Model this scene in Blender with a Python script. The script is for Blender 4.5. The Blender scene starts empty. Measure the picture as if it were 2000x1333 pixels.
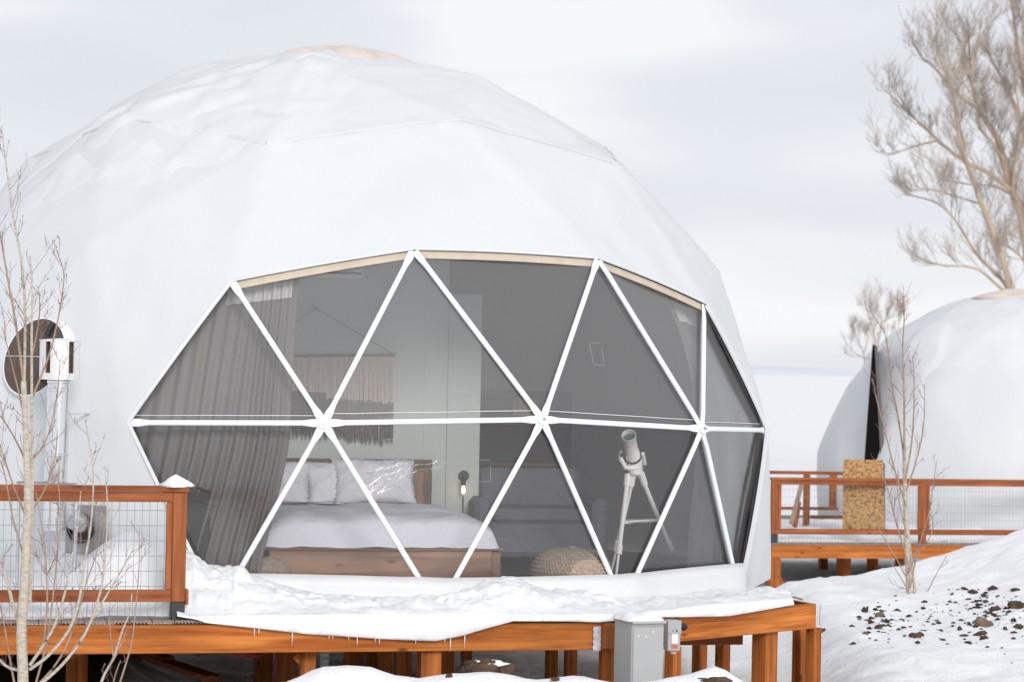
import bpy, bmesh, math, random
import numpy as np
from mathutils import Vector, Matrix, noise
from mathutils.bvhtree import BVHTree
random.seed(7)
SC = bpy.context.scene
COL = SC.collection
R_ = math.radians

# ------------------------------------------------------------------ camera
FPX, PITCH, ROLL, CZ = 5105.2, 0.0094226, 0.0200476, 1.6965
cr, sr, cp, sp = math.cos(ROLL), math.sin(ROLL), math.cos(PITCH), math.sin(PITCH)
fwd = Vector((0, cp, sp)); up0 = Vector((0, -sp, cp)); rt0 = Vector((1, 0, 0))
rt = rt0*cr + up0*sr; upv = up0*cr - rt0*sr
cam_d = bpy.data.cameras.new('camera')
cam_d.sensor_width = 36; cam_d.lens = 36*FPX/2000
cam_d.clip_start = 0.1; cam_d.clip_end = 60000
cam_d.dof.use_dof = True; cam_d.dof.focus_distance = 18.2; cam_d.dof.aperture_fstop = 4.0
cam = bpy.data.objects.new('camera', cam_d); COL.objects.link(cam)
M = Matrix((rt, upv, -fwd)).transposed().to_4x4(); M.translation = Vector((0, 0, CZ))
cam.matrix_world = M
SC.camera = cam

def at(px, py, Y):
    """photo pixel + distance in front of the camera (world Y) -> world point"""
    d = fwd*FPX + rt*(px-1000) - upv*(py-666.5)
    return Vector((0, 0, CZ)) + d*(Y/d.y)
def atz(px, py, z):
    d = fwd*FPX + rt*(px-1000) - upv*(py-666.5)
    return Vector((0, 0, CZ)) + d*((z-CZ)/d.z)

# ------------------------------------------------------------------ world, sun, exposure
SUN_EL, SUN_AZ = R_(20), R_(164)      # azimuth measured from +Y (view direction) clockwise
world = bpy.data.worlds.new('World'); SC.world = world; world.use_nodes = True
nt = world.node_tree; nt.nodes.clear()
def wn(t, **k):
    n = nt.nodes.new(t)
    for a, b in k.items(): setattr(n, a, b)
    return n
sky = wn('ShaderNodeTexSky', sky_type='NISHITA', sun_disc=False, sun_elevation=SUN_EL, sun_rotation=SUN_AZ)
sky.altitude = 2000; sky.dust_density = 2.0
tc = wn('ShaderNodeTexCoord')
mp = wn('ShaderNodeMapping'); mp.inputs['Scale'].default_value = (5.5, 5.5, 21); mp.inputs['Location'].default_value = (14.3, 6.6, 1.1)
n1 = wn('ShaderNodeTexNoise'); n1.inputs['Scale'].default_value = 1.0; n1.inputs['Detail'].default_value = 2.5; n1.inputs['Roughness'].default_value = 0.4; n1.inputs['Distortion'].default_value = 0.25
rmp = wn('ShaderNodeValToRGB')
rmp.color_ramp.elements[0].position = 0.36; rmp.color_ramp.elements[0].color = (8.1, 8.35, 8.9, 1)
rmp.color_ramp.elements[1].position = 0.63; rmp.color_ramp.elements[1].color = (9.9, 10.0, 10.2, 1)
e = rmp.color_ramp.elements.new(0.5); e.color = (8.5, 8.75, 9.3, 1)
mx = wn('ShaderNodeMix', data_type='RGBA'); mx.inputs['Factor'].default_value = 0.95
bg = wn('ShaderNodeBackground'); bg.inputs['Strength'].default_value = 0.071
wo = wn('ShaderNodeOutputWorld')
L = nt.links.new
L(tc.outputs['Generated'], mp.inputs['Vector']); L(mp.outputs[0], n1.inputs['Vector']); L(n1.outputs['Fac'], rmp.inputs[0])
L(sky.outputs[0], mx.inputs['A']); L(rmp.outputs[0], mx.inputs['B']); L(mx.outputs['Result'], bg.inputs['Color']); L(bg.outputs[0], wo.inputs['Surface'])
sd = bpy.data.lights.new('sun', 'SUN'); sd.energy = 1.5; sd.angle = R_(16); sd.color = (1, .965, .92)
so = bpy.data.objects.new('sun', sd); COL.objects.link(so)
sdir = Vector((math.sin(SUN_AZ)*math.cos(SUN_EL), math.cos(SUN_AZ)*math.cos(SUN_EL), math.sin(SUN_EL)))
so.rotation_euler = sdir.to_track_quat('Z', 'Y').to_euler(); so.location = (0, 0, 30)
vs = SC.view_settings; vs.view_transform = 'Standard'; vs.look = 'None'; vs.gamma = 1; vs.exposure = 0.42; vs.use_curve_mapping = False
SC.render.engine = 'CYCLES'
SC.cycles.max_bounces = 10; SC.cycles.transparent_max_bounces = 24; SC.cycles.diffuse_bounces = 5
SC.render.resolution_x = 1024; SC.render.resolution_y = 682

# ------------------------------------------------------------------ materials
MATS = {}
def mat(name, col=(.5,.5,.5), rough=.7, metal=0, var=0.0, vscale=3, vstretch=(1,1,1), col2=None, bump=0, bscale=20, bstretch=None, spec=.5, contrast=(.35,.65), emit=0, detail=5, trans=0):
    m = bpy.data.materials.new(name); m.use_nodes = True
    t = m.node_tree; b = t.nodes['Principled BSDF']
    b.inputs['Roughness'].default_value = rough; b.inputs['Metallic'].default_value = metal
    b.inputs['Specular IOR Level'].default_value = spec
    b.inputs['Base Color'].default_value = (*col, 1)
    if emit:
        b.inputs['Emission Color'].default_value = (*col, 1); b.inputs['Emission Strength'].default_value = emit
    c = t.nodes.new('ShaderNodeTexCoord')
    if col2 is None and var: col2 = tuple(x*(1-var) for x in col)
    if col2 is not None:
        mpn = t.nodes.new('ShaderNodeMapping'); mpn.inputs['Scale'].default_value = vstretch
        n = t.nodes.new('ShaderNodeTexNoise'); n.inputs['Scale'].default_value = vscale; n.inputs['Detail'].default_value = detail
        r = t.nodes.new('ShaderNodeValToRGB'); r.color_ramp.elements[0].position = contrast[0]; r.color_ramp.elements[1].position = contrast[1]
        r.color_ramp.elements[0].color = (*col2, 1); r.color_ramp.elements[1].color = (*col, 1)
        t.links.new(c.outputs['Object'], mpn.inputs[0]); t.links.new(mpn.outputs[0], n.inputs['Vector']); t.links.new(n.outputs['Fac'], r.inputs[0]); t.links.new(r.outputs[0], b.inputs['Base Color'])
    if bump:
        mpb = t.nodes.new('ShaderNodeMapping'); mpb.inputs['Scale'].default_value = bstretch or vstretch
        n2 = t.nodes.new('ShaderNodeTexNoise'); n2.inputs['Scale'].default_value = bscale; n2.inputs['Detail'].default_value = 4
        bp = t.nodes.new('ShaderNodeBump'); bp.inputs['Strength'].default_value = 1; bp.inputs['Distance'].default_value = bump
        t.links.new(c.outputs['Object'], mpb.inputs[0]); t.links.new(mpb.outputs[0], n2.inputs['Vector']); t.links.new(n2.outputs['Fac'], bp.inputs['Height']); t.links.new(bp.outputs[0], b.inputs['Normal'])
    if trans:
        tl = t.nodes.new('ShaderNodeBsdfTranslucent'); tl.inputs[0].default_value = (*[min(1, x*1.1) for x in col], 1)
        ms = t.nodes.new('ShaderNodeMixShader'); ms.inputs[0].default_value = trans
        t.links.new(b.outputs[0], ms.inputs[1]); t.links.new(tl.outputs[0], ms.inputs[2]); t.links.new(ms.outputs[0], t.nodes['Material Output'].inputs['Surface'])
    MATS[name] = m
    return m

def wood(name, c1, c2, axis, scale=1.0, knots=True, rough=.65):
    """sawn timber: grain stretched along one axis plus a few darker knots and blotches"""
    m = bpy.data.materials.new(name); m.use_nodes = True
    t = m.node_tree; b = t.nodes['Principled BSDF']; b.inputs['Roughness'].default_value = rough; b.inputs['Specular IOR Level'].default_value = .12
    N = t.nodes.new; K = t.links.new
    c = N('ShaderNodeTexCoord'); oi = N('ShaderNodeObjectInfo')
    add = N('ShaderNodeVectorMath'); add.operation = 'ADD'
    comb = N('ShaderNodeMath'); comb.operation = 'MULTIPLY'; comb.inputs[1].default_value = 37
    K(oi.outputs['Random'], comb.inputs[0]); K(c.outputs['Object'], add.inputs[0]); K(comb.outputs[0], add.inputs[1])
    s = [27*scale]*3; s['xyz'.index(axis)] = 1.2*scale
    mpn = N('ShaderNodeMapping'); mpn.inputs['Scale'].default_value = s; K(add.outputs[0], mpn.inputs[0])
    g = N('ShaderNodeTexNoise'); g.inputs['Scale'].default_value = 1; g.inputs['Detail'].default_value = 6; g.inputs['Roughness'].default_value = .6; g.inputs['Distortion'].default_value = .6
    K(mpn.outputs[0], g.inputs['Vector'])
    r = N('ShaderNodeValToRGB'); r.color_ramp.elements[0].position = .36; r.color_ramp.elements[1].position = .62
    r.color_ramp.elements[0].color = (*c2, 1); r.color_ramp.elements[1].color = (*c1, 1); K(g.outputs['Fac'], r.inputs[0])
    # blotches
    s2 = [5]*3; s2['xyz'.index(axis)] = 1.1
    mp2 = N('ShaderNodeMapping'); mp2.inputs['Scale'].default_value = s2; K(add.outputs[0], mp2.inputs[0])
    bl = N('ShaderNodeTexNoise'); bl.inputs['Scale'].default_value = 1.2; bl.inputs['Detail'].default_value = 3; K(mp2.outputs[0], bl.inputs['Vector'])
    br = N('ShaderNodeMapRange'); br.inputs['From Min'].default_value = .35; br.inputs['From Max'].default_value = .7; br.inputs['To Min'].default_value = .72; br.inputs['To Max'].default_value = 1.12; K(bl.outputs['Fac'], br.inputs[0])
    mul = N('ShaderNodeMix'); mul.data_type = 'RGBA'; mul.blend_type = 'MULTIPLY'; mul.inputs['Factor'].default_value = 1
    K(r.outputs[0], mul.inputs['A']); K(br.outputs[0], mul.inputs['B'])
    last = mul.outputs['Result']
    if knots:
        s3 = [9]*3; s3['xyz'.index(axis)] = 3.6
        mp3 = N('ShaderNodeMapping'); mp3.inputs['Scale'].default_value = s3; K(add.outputs[0], mp3.inputs[0])
        v = N('ShaderNodeTexVoronoi'); v.inputs['Scale'].default_value = 1; K(mp3.outputs[0], v.inputs['Vector'])
        kr = N('ShaderNodeMapRange'); kr.inputs['From Min'].default_value = .06; kr.inputs['From Max'].default_value = .17; kr.inputs['To Min'].default_value = .38; kr.inputs['To Max'].default_value = 1; K(v.outputs['Distance'], kr.inputs[0])
        m2 = N('ShaderNodeMix'); m2.data_type = 'RGBA'; m2.blend_type = 'MULTIPLY'; m2.inputs['Factor'].default_value = 1
        K(last, m2.inputs['A']); K(kr.outputs[0], m2.inputs['B']); last = m2.outputs['Result']
    K(last, b.inputs['Base Color'])
    bp = N('ShaderNodeBump'); bp.inputs['Distance'].default_value = .002; bp.inputs['Strength'].default_value = .7; K(g.outputs['Fac'], bp.inputs['Height']); K(bp.outputs[0], b.inputs['Normal'])
    MATS[name] = m
    return m

mat('snow', (.82,.83,.845), .75, col2=(.79,.805,.825), vscale=1.3, bump=.03, bscale=7, spec=.25)
mat('snow_thin', (.675,.69,.705), .75, col2=(.65,.668,.687), vscale=1.3, bump=.008, bscale=5, spec=.25)
mat('vinyl', (.735,.755,.772), .55, trans=.12, col2=(.71,.733,.752), vscale=1.4, vstretch=(1,1,.5), bump=.012, bscale=2.2, bstretch=(1.4,1.4,.6), spec=.35)
mat('skirt_vinyl', (.70,.705,.71), .5, var=.04, vscale=2, bump=.01, bscale=4, spec=.35)
mat('tan_canvas', (.70,.61,.55), .8, var=.12, vscale=6)
mat('tan_strip', (.62,.53,.43), .8, var=.12, vscale=9)
mat('strut_white', (.80,.82,.84), .35, var=.04, vscale=5)
mat('steel', (.55,.55,.55), .35, metal=.9, var=.2, vscale=9)
mat('galv', (.62,.66,.70), .45, metal=.5, var=.25, vscale=30)
mat('stainless', (.80,.81,.82), .2, metal=.95, var=.1, vscale=3, vstretch=(6,6,1))
mat('cap_metal', (.78,.77,.77), .4, metal=.3, var=.06, vscale=5)
mat('cap_dark', (.16,.11,.08), .7)
mat('black_metal', (.022,.022,.024), .5)
mat('door_black', (.008,.0075,.008), .95, spec=.05)
mat('plate_grey', (.36,.36,.36), .5, metal=.3, var=.35, vscale=7)
mat('weld_clear', (.45,.45,.45), .3)
mat('dark_bronze', (.10,.085,.085), .5, var=.2)
mat('curtain', (.20,.185,.18), .6, var=.12, vscale=2, spec=.35)
mat('curtain_head', (.88,.88,.89), .8, trans=.3)
mat('liner', (.52,.48,.46), .8, trans=.6, var=.1, vscale=1.5, vstretch=(3,3,.4))
mat('sage', (.56,.60,.58), .85, var=.04, vscale=1)
mat('ac_white', (.80,.78,.83), .5)
mat('fringe_top', (.66,.56,.48), .95, var=.2, vscale=8, vstretch=(10,10,1))
mat('fringe_low', (.19,.16,.15), .95, var=.3, vscale=8, vstretch=(10,10,1))
mat('linen', (.82,.82,.92), .85, var=.05, vscale=3, bump=.03, bscale=5)
mat('pillow_white', (.80,.80,.87), .85, var=.08, vscale=5, bump=.03, bscale=9)
mat('sheet_grey', (.42,.42,.47), .85, var=.1)
mat('throw', (.10,.09,.07), .95, col2=(.45,.42,.36), vscale=16, vstretch=(1,4,4), contrast=(.5,.62))
mat('sofa', (.16,.155,.19), .9, var=.15, vscale=6, bump=.02)
mat('dark_fabric', (.05,.047,.047), .8, var=.2)
mat('knit', (.46,.36,.29), .95, var=.35, vscale=40)
mat('floor', (.16,.12,.09), .6, var=.3, vstretch=(30,1,1))
mat('scope_white', (.90,.89,.86), .4, var=.05)
mat('lens', (.10,.12,.16), .08)
mat('bulb', (1,.70,.36), .4, emit=4)
mat('box_grey', (.42,.43,.43), .5, var=.06, vscale=3)
mat('box_label', (.80,.80,.80), .6)
mat('label_red', (.75,.13,.10), .6)
mat('wire', (.34,.35,.36), .45, metal=.6)
mat('soil', (.060,.042,.032), .95, col2=(.022,.016,.013), vscale=14, bump=.04, bscale=18)
mat('clod', (.12,.07,.042), .95, col2=(.022,.015,.011), vscale=9, bump=.05, bscale=14, contrast=(.3,.6))
mat('clod_tan', (.30,.21,.15), .95, col2=(.12,.08,.055), vscale=11, bump=.04, bscale=20)
mat('composite', (.26,.215,.185), .8, var=.25, vscale=12, vstretch=(6,.6,6))
mat('cord_red', (.35,.035,.03), .5)
mat('bark_aspen', (.56,.50,.42), .85, col2=(.33,.28,.22), vscale=30, vstretch=(1,1,3), contrast=(.3,.6))
mat('twig_red', (.27,.135,.115), .8, var=.3, vscale=20)
mat('twig_tan', (.42,.30,.215), .8, var=.3, vscale=12)
mat('bark_cotton', (.52,.40,.30), .9, col2=(.33,.25,.18), vscale=2.5, vstretch=(1,1,.4))
mat('twig_cotton', (.43,.36,.31), .9, var=.25, vscale=1)
mat('twig_dark', (.03,.025,.02), .9)
mat('bush_far', (.30,.215,.17), .9, var=.2, vscale=1)
mat('ice', (.85,.87,.9), .15)
mat('osb', (.52,.30,.12), .85, col2=(.15,.075,.03), vscale=26, vstretch=(1,1,1.6), contrast=(.34,.56), detail=9, bump=.005, bscale=18)
mat('hill', (.78,.80,.84), .95, col2=(.64,.68,.74), vscale=.0016, vstretch=(1,1,6))  # haze of the distance is put into these pale blue tones
wood('wood_x', (.62,.215,.052), (.36,.095,.02), 'x')
wood('wood_z', (.50,.165,.04), (.28,.08,.022), 'z')
wood('rail_x', (.38,.13,.055), (.25,.075,.03), 'x')
wood('rail_z', (.42,.145,.055), (.26,.08,.03), 'z')
wood('rail_y', (.33,.125,.058), (.20,.07,.032), 'y')
wood('wood_y', (.30,.115,.045), (.17,.06,.025), 'y')
wood('bed_wood', (.50,.29,.19), (.20,.11,.07), 'x', scale=.35)
wood('headboard_wood', (.21,.125,.08), (.13,.075,.05), 'x', scale=.7, knots=False)
wood('head_panel', (.30,.175,.10), (.20,.11,.06), 'z', scale=.7, knots=False)

def clear_vinyl(name, haze, gloss_rough, bump, bscale, dist=.6):
    """thin clear PVC sheet: see-through, glossy, creased, very slightly milky"""
    m = bpy.data.materials.new(name); m.use_nodes = True; t = m.node_tree; t.nodes.clear()
    N = t.nodes.new; K = t.links.new
    out = N('ShaderNodeOutputMaterial'); tr = N('ShaderNodeBsdfTransparent'); tr.inputs[0].default_value = (.93,.93,.93,1)
    gl = N('ShaderNodeBsdfGlossy'); gl.inputs['Roughness'].default_value = gloss_rough; gl.inputs['Color'].default_value = (1,1,1,1)
    df = N('ShaderNodeBsdfDiffuse'); df.inputs[0].default_value = (.72,.71,.71,1)
    fr = N('ShaderNodeFresnel'); fr.inputs['IOR'].default_value = 1.5
    c = N('ShaderNodeTexCoord')
    mu = N('ShaderNodeTexNoise'); mu.inputs['Scale'].default_value = bscale; mu.inputs['Detail'].default_value = 6; mu.inputs['Distortion'].default_value = dist; mu.inputs['Roughness'].default_value = .55
    mpn = N('ShaderNodeMapping'); mpn.inputs['Scale'].default_value = (1,1,1.5); K(c.outputs['Object'], mpn.inputs[0]); K(mpn.outputs[0], mu.inputs['Vector'])
    # creases: ridged noise
    ab = N('ShaderNodeMath'); ab.operation = 'SUBTRACT'; ab.inputs[1].default_value = .5; K(mu.outputs['Fac'], ab.inputs[0])
    ab2 = N('ShaderNodeMath'); ab2.operation = 'ABSOLUTE'; K(ab.outputs[0], ab2.inputs[0])
    pw = N('ShaderNodeMath'); pw.operation = 'POWER'; pw.inputs[1].default_value = 1.15; K(ab2.outputs[0], pw.inputs[0])
    big = N('ShaderNodeTexNoise'); big.inputs['Scale'].default_value = 1.1; big.inputs['Detail'].default_value = 1; K(c.outputs['Object'], big.inputs['Vector'])
    bm_ = N('ShaderNodeMapRange'); bm_.inputs['From Min'].default_value = .45; bm_.inputs['From Max'].default_value = .68; K(big.outputs['Fac'], bm_.inputs[0])
    hm = N('ShaderNodeMath'); hm.operation = 'MULTIPLY'; K(pw.outputs[0], hm.inputs[0]); K(bm_.outputs[0], hm.inputs[1])
    bp = N('ShaderNodeBump'); bp.inputs['Distance'].default_value = bump; bp.inputs['Strength'].default_value = 1; K(hm.outputs[0], bp.inputs['Height'])
    K(bp.outputs[0], gl.inputs['Normal']); K(bp.outputs[0], fr.inputs['Normal'])
    f2 = N('ShaderNodeMath'); f2.operation = 'MULTIPLY'; f2.inputs[1].default_value = 1.7; f2.use_clamp = True; K(fr.outputs[0], f2.inputs[0])
    m1 = N('ShaderNodeMixShader'); m1.inputs[0].default_value = haze; K(tr.outputs[0], m1.inputs[1]); K(df.outputs[0], m1.inputs[2])
    m2 = N('ShaderNodeMixShader'); K(f2.outputs[0], m2.inputs[0]); K(m1.outputs[0], m2.inputs[1]); K(gl.outputs[0], m2.inputs[2])
    K(m2.outputs[0], out.inputs['Surface']); MATS[name] = m
clear_vinyl('clear_upper', .12, .2, .004, 2.2, .9)
clear_vinyl('clear_lower', .03, .14, .010, 3.4, 1.8)
mat('smoked', (.085,.062,.052), .16, spec=.35)

# ------------------------------------------------------------------ mesh helpers
def wmat(o):
    m = Matrix.Identity(4)
    while o is not None:
        m = Matrix.LocRotScale(o.location, o.rotation_euler, o.scale) @ m
        o = o.parent
    return m
class MB:
    def __init__(s): s.v = []; s.f = []
    def add(s, vs, fs):
        n = len(s.v); s.v += [tuple(v) for v in vs]; s.f += [tuple(i+n for i in f) for f in fs]; return s
    def box(s, c, size, rot=None):
        c = Vector(c); hx, hy, hz = [a/2 for a in size]
        p = [Vector((x, y, z)) for x in (-hx, hx) for y in (-hy, hy) for z in (-hz, hz)]
        if rot is not None: p = [rot @ q for q in p]
        return s.add([c+q for q in p], [(0,1,3,2),(4,6,7,5),(0,4,5,1),(2,3,7,6),(0,2,6,4),(1,5,7,3)])
    def bbox(s, c, size, bev=.006, rot=None):
        """box with chamfered long edges (all edges)"""
        bm = bmesh.new(); bmesh.ops.create_cube(bm, size=1)
        for v in bm.verts: v.co = Vector((v.co.x*size[0], v.co.y*size[1], v.co.z*size[2]))
        bmesh.ops.bevel(bm, geom=bm.edges[:], offset=min(bev, min(size)*.3), segments=1, affect='EDGES')
        c = Vector(c); vs = [(c + (rot @ v.co if rot is not None else v.co)) for v in bm.verts]
        bm.verts.index_update()
        fs = [tuple(v.index for v in f.verts) for f in bm.faces]; bm.free()
        return s.add(vs, fs)
    def beam(s, a, b, w, h, upd=(0,0,1), bev=.004):
        a, b = Vector(a), Vector(b); x = (b-a); ln = x.length; x.normalize()
        u = Vector(upd); y = u.cross(x); y.normalize(); z = x.cross(y)
        return s.bbox((a+b)/2, (ln, w, h), bev, Matrix((x, y, z)).transposed())
    def tube(s, pts, rad, n=8, cap=True):
        pts = [Vector(p) for p in pts]; k = len(pts)
        if not hasattr(rad, '__len__'): rad = [rad]*k
        ref = Vector((.31, .17, .93)); vs = []
        for i, p in enumerate(pts):
            d = pts[min(i+1, k-1)]-pts[max(i-1, 0)]
            if d.length < 1e-9: d = Vector((0,0,1))
            d.normalize()
            if abs(d.dot(ref)) > .95: r2 = Vector((1,0,0))
            else: r2 = ref
            a = d.cross(r2); a.normalize(); b = d.cross(a)
            for j in range(n):
                t = 2*math.pi*j/n; vs.append(p + (a*math.cos(t)+b*math.sin(t))*rad[i])
        fs = [(i*n+j, i*n+(j+1)%n, (i+1)*n+(j+1)%n, (i+1)*n+j) for i in range(k-1) for j in range(n)]
        if cap: fs += [tuple(range(n))[::-1], tuple(range((k-1)*n, k*n))]
        return s.add(vs, fs)
    def lathe(s, prof, c, n=32, axis=None, mod=None):
        c = Vector(c); q = Vector((0,0,1)).rotation_difference(Vector(axis).normalized()).to_matrix() if axis is not None else Matrix.Identity(3)
        vs = []
        for i, (r, z) in enumerate(prof):
            for j in range(n):
                t = 2*math.pi*j/n; rr = r*(mod(i, j, t) if mod else 1)
                vs.append(c + q @ Vector((rr*math.cos(t), rr*math.sin(t), z)))
        k = len(prof)
        fs = [(i*n+j, i*n+(j+1)%n, (i+1)*n+(j+1)%n, (i+1)*n+j) for i in range(k-1) for j in range(n)]
        if tuple(prof[0]) == tuple(prof[-1]): return s.add(vs, fs)
        if prof[0][0] > 1e-6: fs.append(tuple(range(n))[::-1])
        if prof[-1][0] > 1e-6: fs.append(tuple(range((k-1)*n, k*n)))
        return s.add(vs, fs)
    def prism(s, poly, ext):
        """poly: list of 3D points, ext: extrusion vector"""
        n = len(poly); ext = Vector(ext); a = [Vector(p) for p in poly]; b = [p+ext for p in a]
        return s.add(a+b, [tuple(range(n))[::-1], tuple(range(n, 2*n))] + [(i, (i+1)%n, n+(i+1)%n, n+i) for i in range(n)])
    def grid(s, P, closed=False):
        r = len(P); c = len(P[0]); vs = [p for row in P for p in row]
        fs = [(i*c+j, i*c+(j+1)%c, (i+1)*c+(j+1)%c, (i+1)*c+j) for i in range(r-1) for j in range(c if closed else c-1)]
        return s.add(vs, fs)
    def build(s, name, m, parent=None, smooth=False, world=True, fix=True):
        me = bpy.data.meshes.new(name)
        vs = s.v
        if parent is not None and world:
            inv = wmat(parent).inverted(); vs = [inv @ Vector(v) for v in vs]
        me.from_pydata([tuple(v) for v in vs], [], s.f)
        if fix:
            bm = bmesh.new(); bm.from_mesh(me); bmesh.ops.recalc_face_normals(bm, faces=bm.faces[:]); bm.to_mesh(me); bm.free()
        me.materials.append(MATS[m])
        if smooth:
            me.polygons.foreach_set('use_smooth', [True]*len(me.polygons))
        o = bpy.data.objects.new(name, me); COL.objects.link(o)
        if parent is not None: o.parent = parent
        return o
def sharp(o, ang=35):
    """smooth shading that keeps hard edges"""
    me = o.data; me.polygons.foreach_set('use_smooth', [True]*len(me.polygons))
    me.set_sharp_from_angle(angle=R_(ang)); return o
def thing(name, label, cat, loc=(0,0,0), rotz=0, group=None):
    o = bpy.data.objects.new(name, None); COL.objects.link(o); o.location = loc; o.rotation_euler = (0,0,rotz); o.empty_display_size = .2
    return tag(o, label, cat, group)
def tag(o, label, cat, group=None, kind=None):
    o['label'] = label
    if cat: o['category'] = cat
    if group: o['group'] = group
    if kind: o['kind'] = kind
    return o
def struct(o, label=None):
    o['kind'] = 'structure'
    if label: o['label'] = label
    return o
def nz(p, s=1.0, seed=0): return noise.noise(Vector((p[0]*s+seed*17.3, p[1]*s-seed*9.1, p[2]*s+seed*5.7)))
def fbm(p, s=1.0, seed=0, o=4): return noise.fractal(Vector((p[0]*s+seed*17.3, p[1]*s-seed*9.1, p[2]*s+seed*5.7)), 1.0, 2.0, o)
def sst(a, b, x):
    t = min(1, max(0, (x-a)/(b-a))); return t*t*(3-2*t)
def lerp(a, b, t): return a+(b-a)*t
def interp(x, xs, ys): return float(np.interp(x, xs, ys))

# ------------------------------------------------------------------ ground
hill_mb = MB()
def hills():
    for (Y, x0, x1, h, sd_) in ((14000, -9000, 9000, 60, 1), (19000, -9000, 9000, 10, 2)):
        xs = np.linspace(x0, x1, 160); rows = []
        for k, fr in enumerate((0, .35, .7, 1, .6, 0)):
            row = []
            for x in xs:
                e_ = .02 + .98*sst(600, 1500, x)*sst(2500, 1700, x) if sd_ == 1 else .2
                hh = h*(.25+.9*max(0, fbm((x*.0007, 0, 0), 1, sd_+3))+.25*abs(fbm((x*.004, k*.2, 0), 1, sd_)))*e_
                row.append((x, Y+k*500, -40+(hh+40)*fr))
            rows.append(row)
        hill_mb.grid(rows)
hills()
struct(hill_mb.build('hills', 'hill', smooth=True), 'low snowy hills on the far horizon, tinted pale blue for distance haze')

def front_bank(px):
    return interp(px, [480,560,640,690,740,790,830,900,960,1000,1050,1075,1100,1135,1165,1200,1240,1290,1330,1375,1400,1430,1470,1510,1600],
                      [1400,1335,1305,1301,1302,1316,1326,1319,1317,1322,1334,1330,1324,1323,1327,1330,1334,1324,1315,1306,1291,1303,1330,1345,1400])
def gz(x, y):
    px = 1000 + FPX*x/y if y > 1 else 1000
    # open ground: falls away gently behind the deck
    z = interp(y, [0, 17, 24, 36, 60, 200, 20000], [-.95, -.95, -.92, -1.3, -1.55, -2.2, -30])
    # big snow-covered spoil heap to the right
    hc = interp(x, [2.3, 2.9, 3.3, 3.84, 4.55, 5.5, 7.0, 9.5], [-.85, -.66, -.56, -.46, -.31, .02, .22, .1])
    zr = interp(y, [12, 18, 20.3, 23.2, 24.6, 28, 31, 34.5], [-.95, -.78, -.68, lerp(-.68, hc, .42), lerp(-.68, hc, .46), hc, hc-.35, -1.28])
    w = sst(2.35, 3.1, x)*sst(36.5, 33, y)
    # lower apron that runs up to the foot of the far deck
    z = lerp(z, max(z, zr), w)
    # ridge along the right of the near deck (seen behind it)
    z += .16*math.exp(-((x-2.6)/.9)**2-((y-26.5)/2.5)**2)
    # shovelled bank in front of the near deck
    t = at(px, front_bank(px), 16.55).z
    if 14.5 < y < 18.5:
        wv = math.exp(-((y-16.55)/(.55 if y < 16.55 else .62))**2)
        z = max(z, lerp(-1.0, t, wv))
    # soil heap under the left of the deck
    hp = math.exp(-((x+3.75)/.95)**4-((y-20.2)/1.5)**2)
    z += .46*hp
    a = 1 if y < 60 else .3
    z += (.05*fbm((x, y, 0), .8, 1, 4) + .018*fbm((x, y, 0), 4.5, 2, 3))*a
    if 17 < y < 30 and x > 2.0: z += (.06*max(0, fbm((x, y, 0), 2.4, 6, 3))+.022*abs(nz((x, y, 0), 5.5, 9))+.012*nz((x, y, 0), 11, 3))*sst(2, 2.9, x)*sst(30, 27, y)
    return z
def dirtw(x, y):
    d = sst(.25, .8, math.exp(-((x+3.8)/1.15)**4-((y-20.0)/1.9)**4) + .25*fbm((x,y,0), 2.5, 4))     # bare soil
    s = .75*math.exp(-((x+1.2)/3.2)**4-((y-23.3)/3.2)**4)*sst(-.3, .45, fbm((x, y*.6, 0), 1.2, 8)+.28)      # stained snow under the deck
    return d, s
def grid_axis(dense0, dense1, step, far, grow=1.25):
    a = list(np.arange(dense0, dense1+1e-6, step)); s = step; v = a[-1]
    while v < far[1]: s *= grow; v += s; a.append(v)
    s = step; v = a[0]
    while v > far[0]: s *= grow; v -= s; a.insert(0, v)
    return a
gx = grid_axis(-5.2, 8.2, .075, (-22000, 22000)); gy = grid_axis(14.6, 37, .075, (-60, 30000))
V = []; D = []
for y in gy:
    for x in gx:
        V.append((x, y, gz(x, y))); D.append(dirtw(x, y) if -6 < x < 4 and 15 < y < 30 else (0., 0.))
nx_ = len(gx); F = [(i*nx_+j, i*nx_+j+1, (i+1)*nx_+j+1, (i+1)*nx_+j) for i in range(len(gy)-1) for j in range(nx_-1)]
me = bpy.data.meshes.new('snow_ground'); me.from_pydata(V, [], F)
at_ = me.attributes.new('soil', 'FLOAT', 'POINT'); at_.data.foreach_set('value', [d[0] for d in D])
at2 = me.attributes.new('stain', 'FLOAT', 'POINT'); at2.data.foreach_set('value', [d[1] for d in D])
me.polygons.foreach_set('use_smooth', [True]*len(me.polygons))
gm = bpy.data.materials.new('ground_snow'); gm.use_nodes = True; t = gm.node_tree; b = t.nodes['Principled BSDF']; b.inputs['Roughness'].default_value = .8; b.inputs['Specular IOR Level'].default_value = .2
def gnode(ty, **k):
    n = t.nodes.new(ty)
    for a, c in k.items(): setattr(n, a, c)
    return n
ac = gnode('ShaderNodeAttribute', attribute_name='soil'); as_ = gnode('ShaderNodeAttribute', attribute_name='stain'); tcg = gnode('ShaderNodeTexCoord')
ng = gnode('ShaderNodeTexNoise'); ng.inputs['Scale'].default_value = 3.2; ng.inputs['Detail'].default_value = 8; ng.inputs['Roughness'].default_value = .65; t.links.new(tcg.outputs['Object'], ng.inputs['Vector'])
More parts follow.
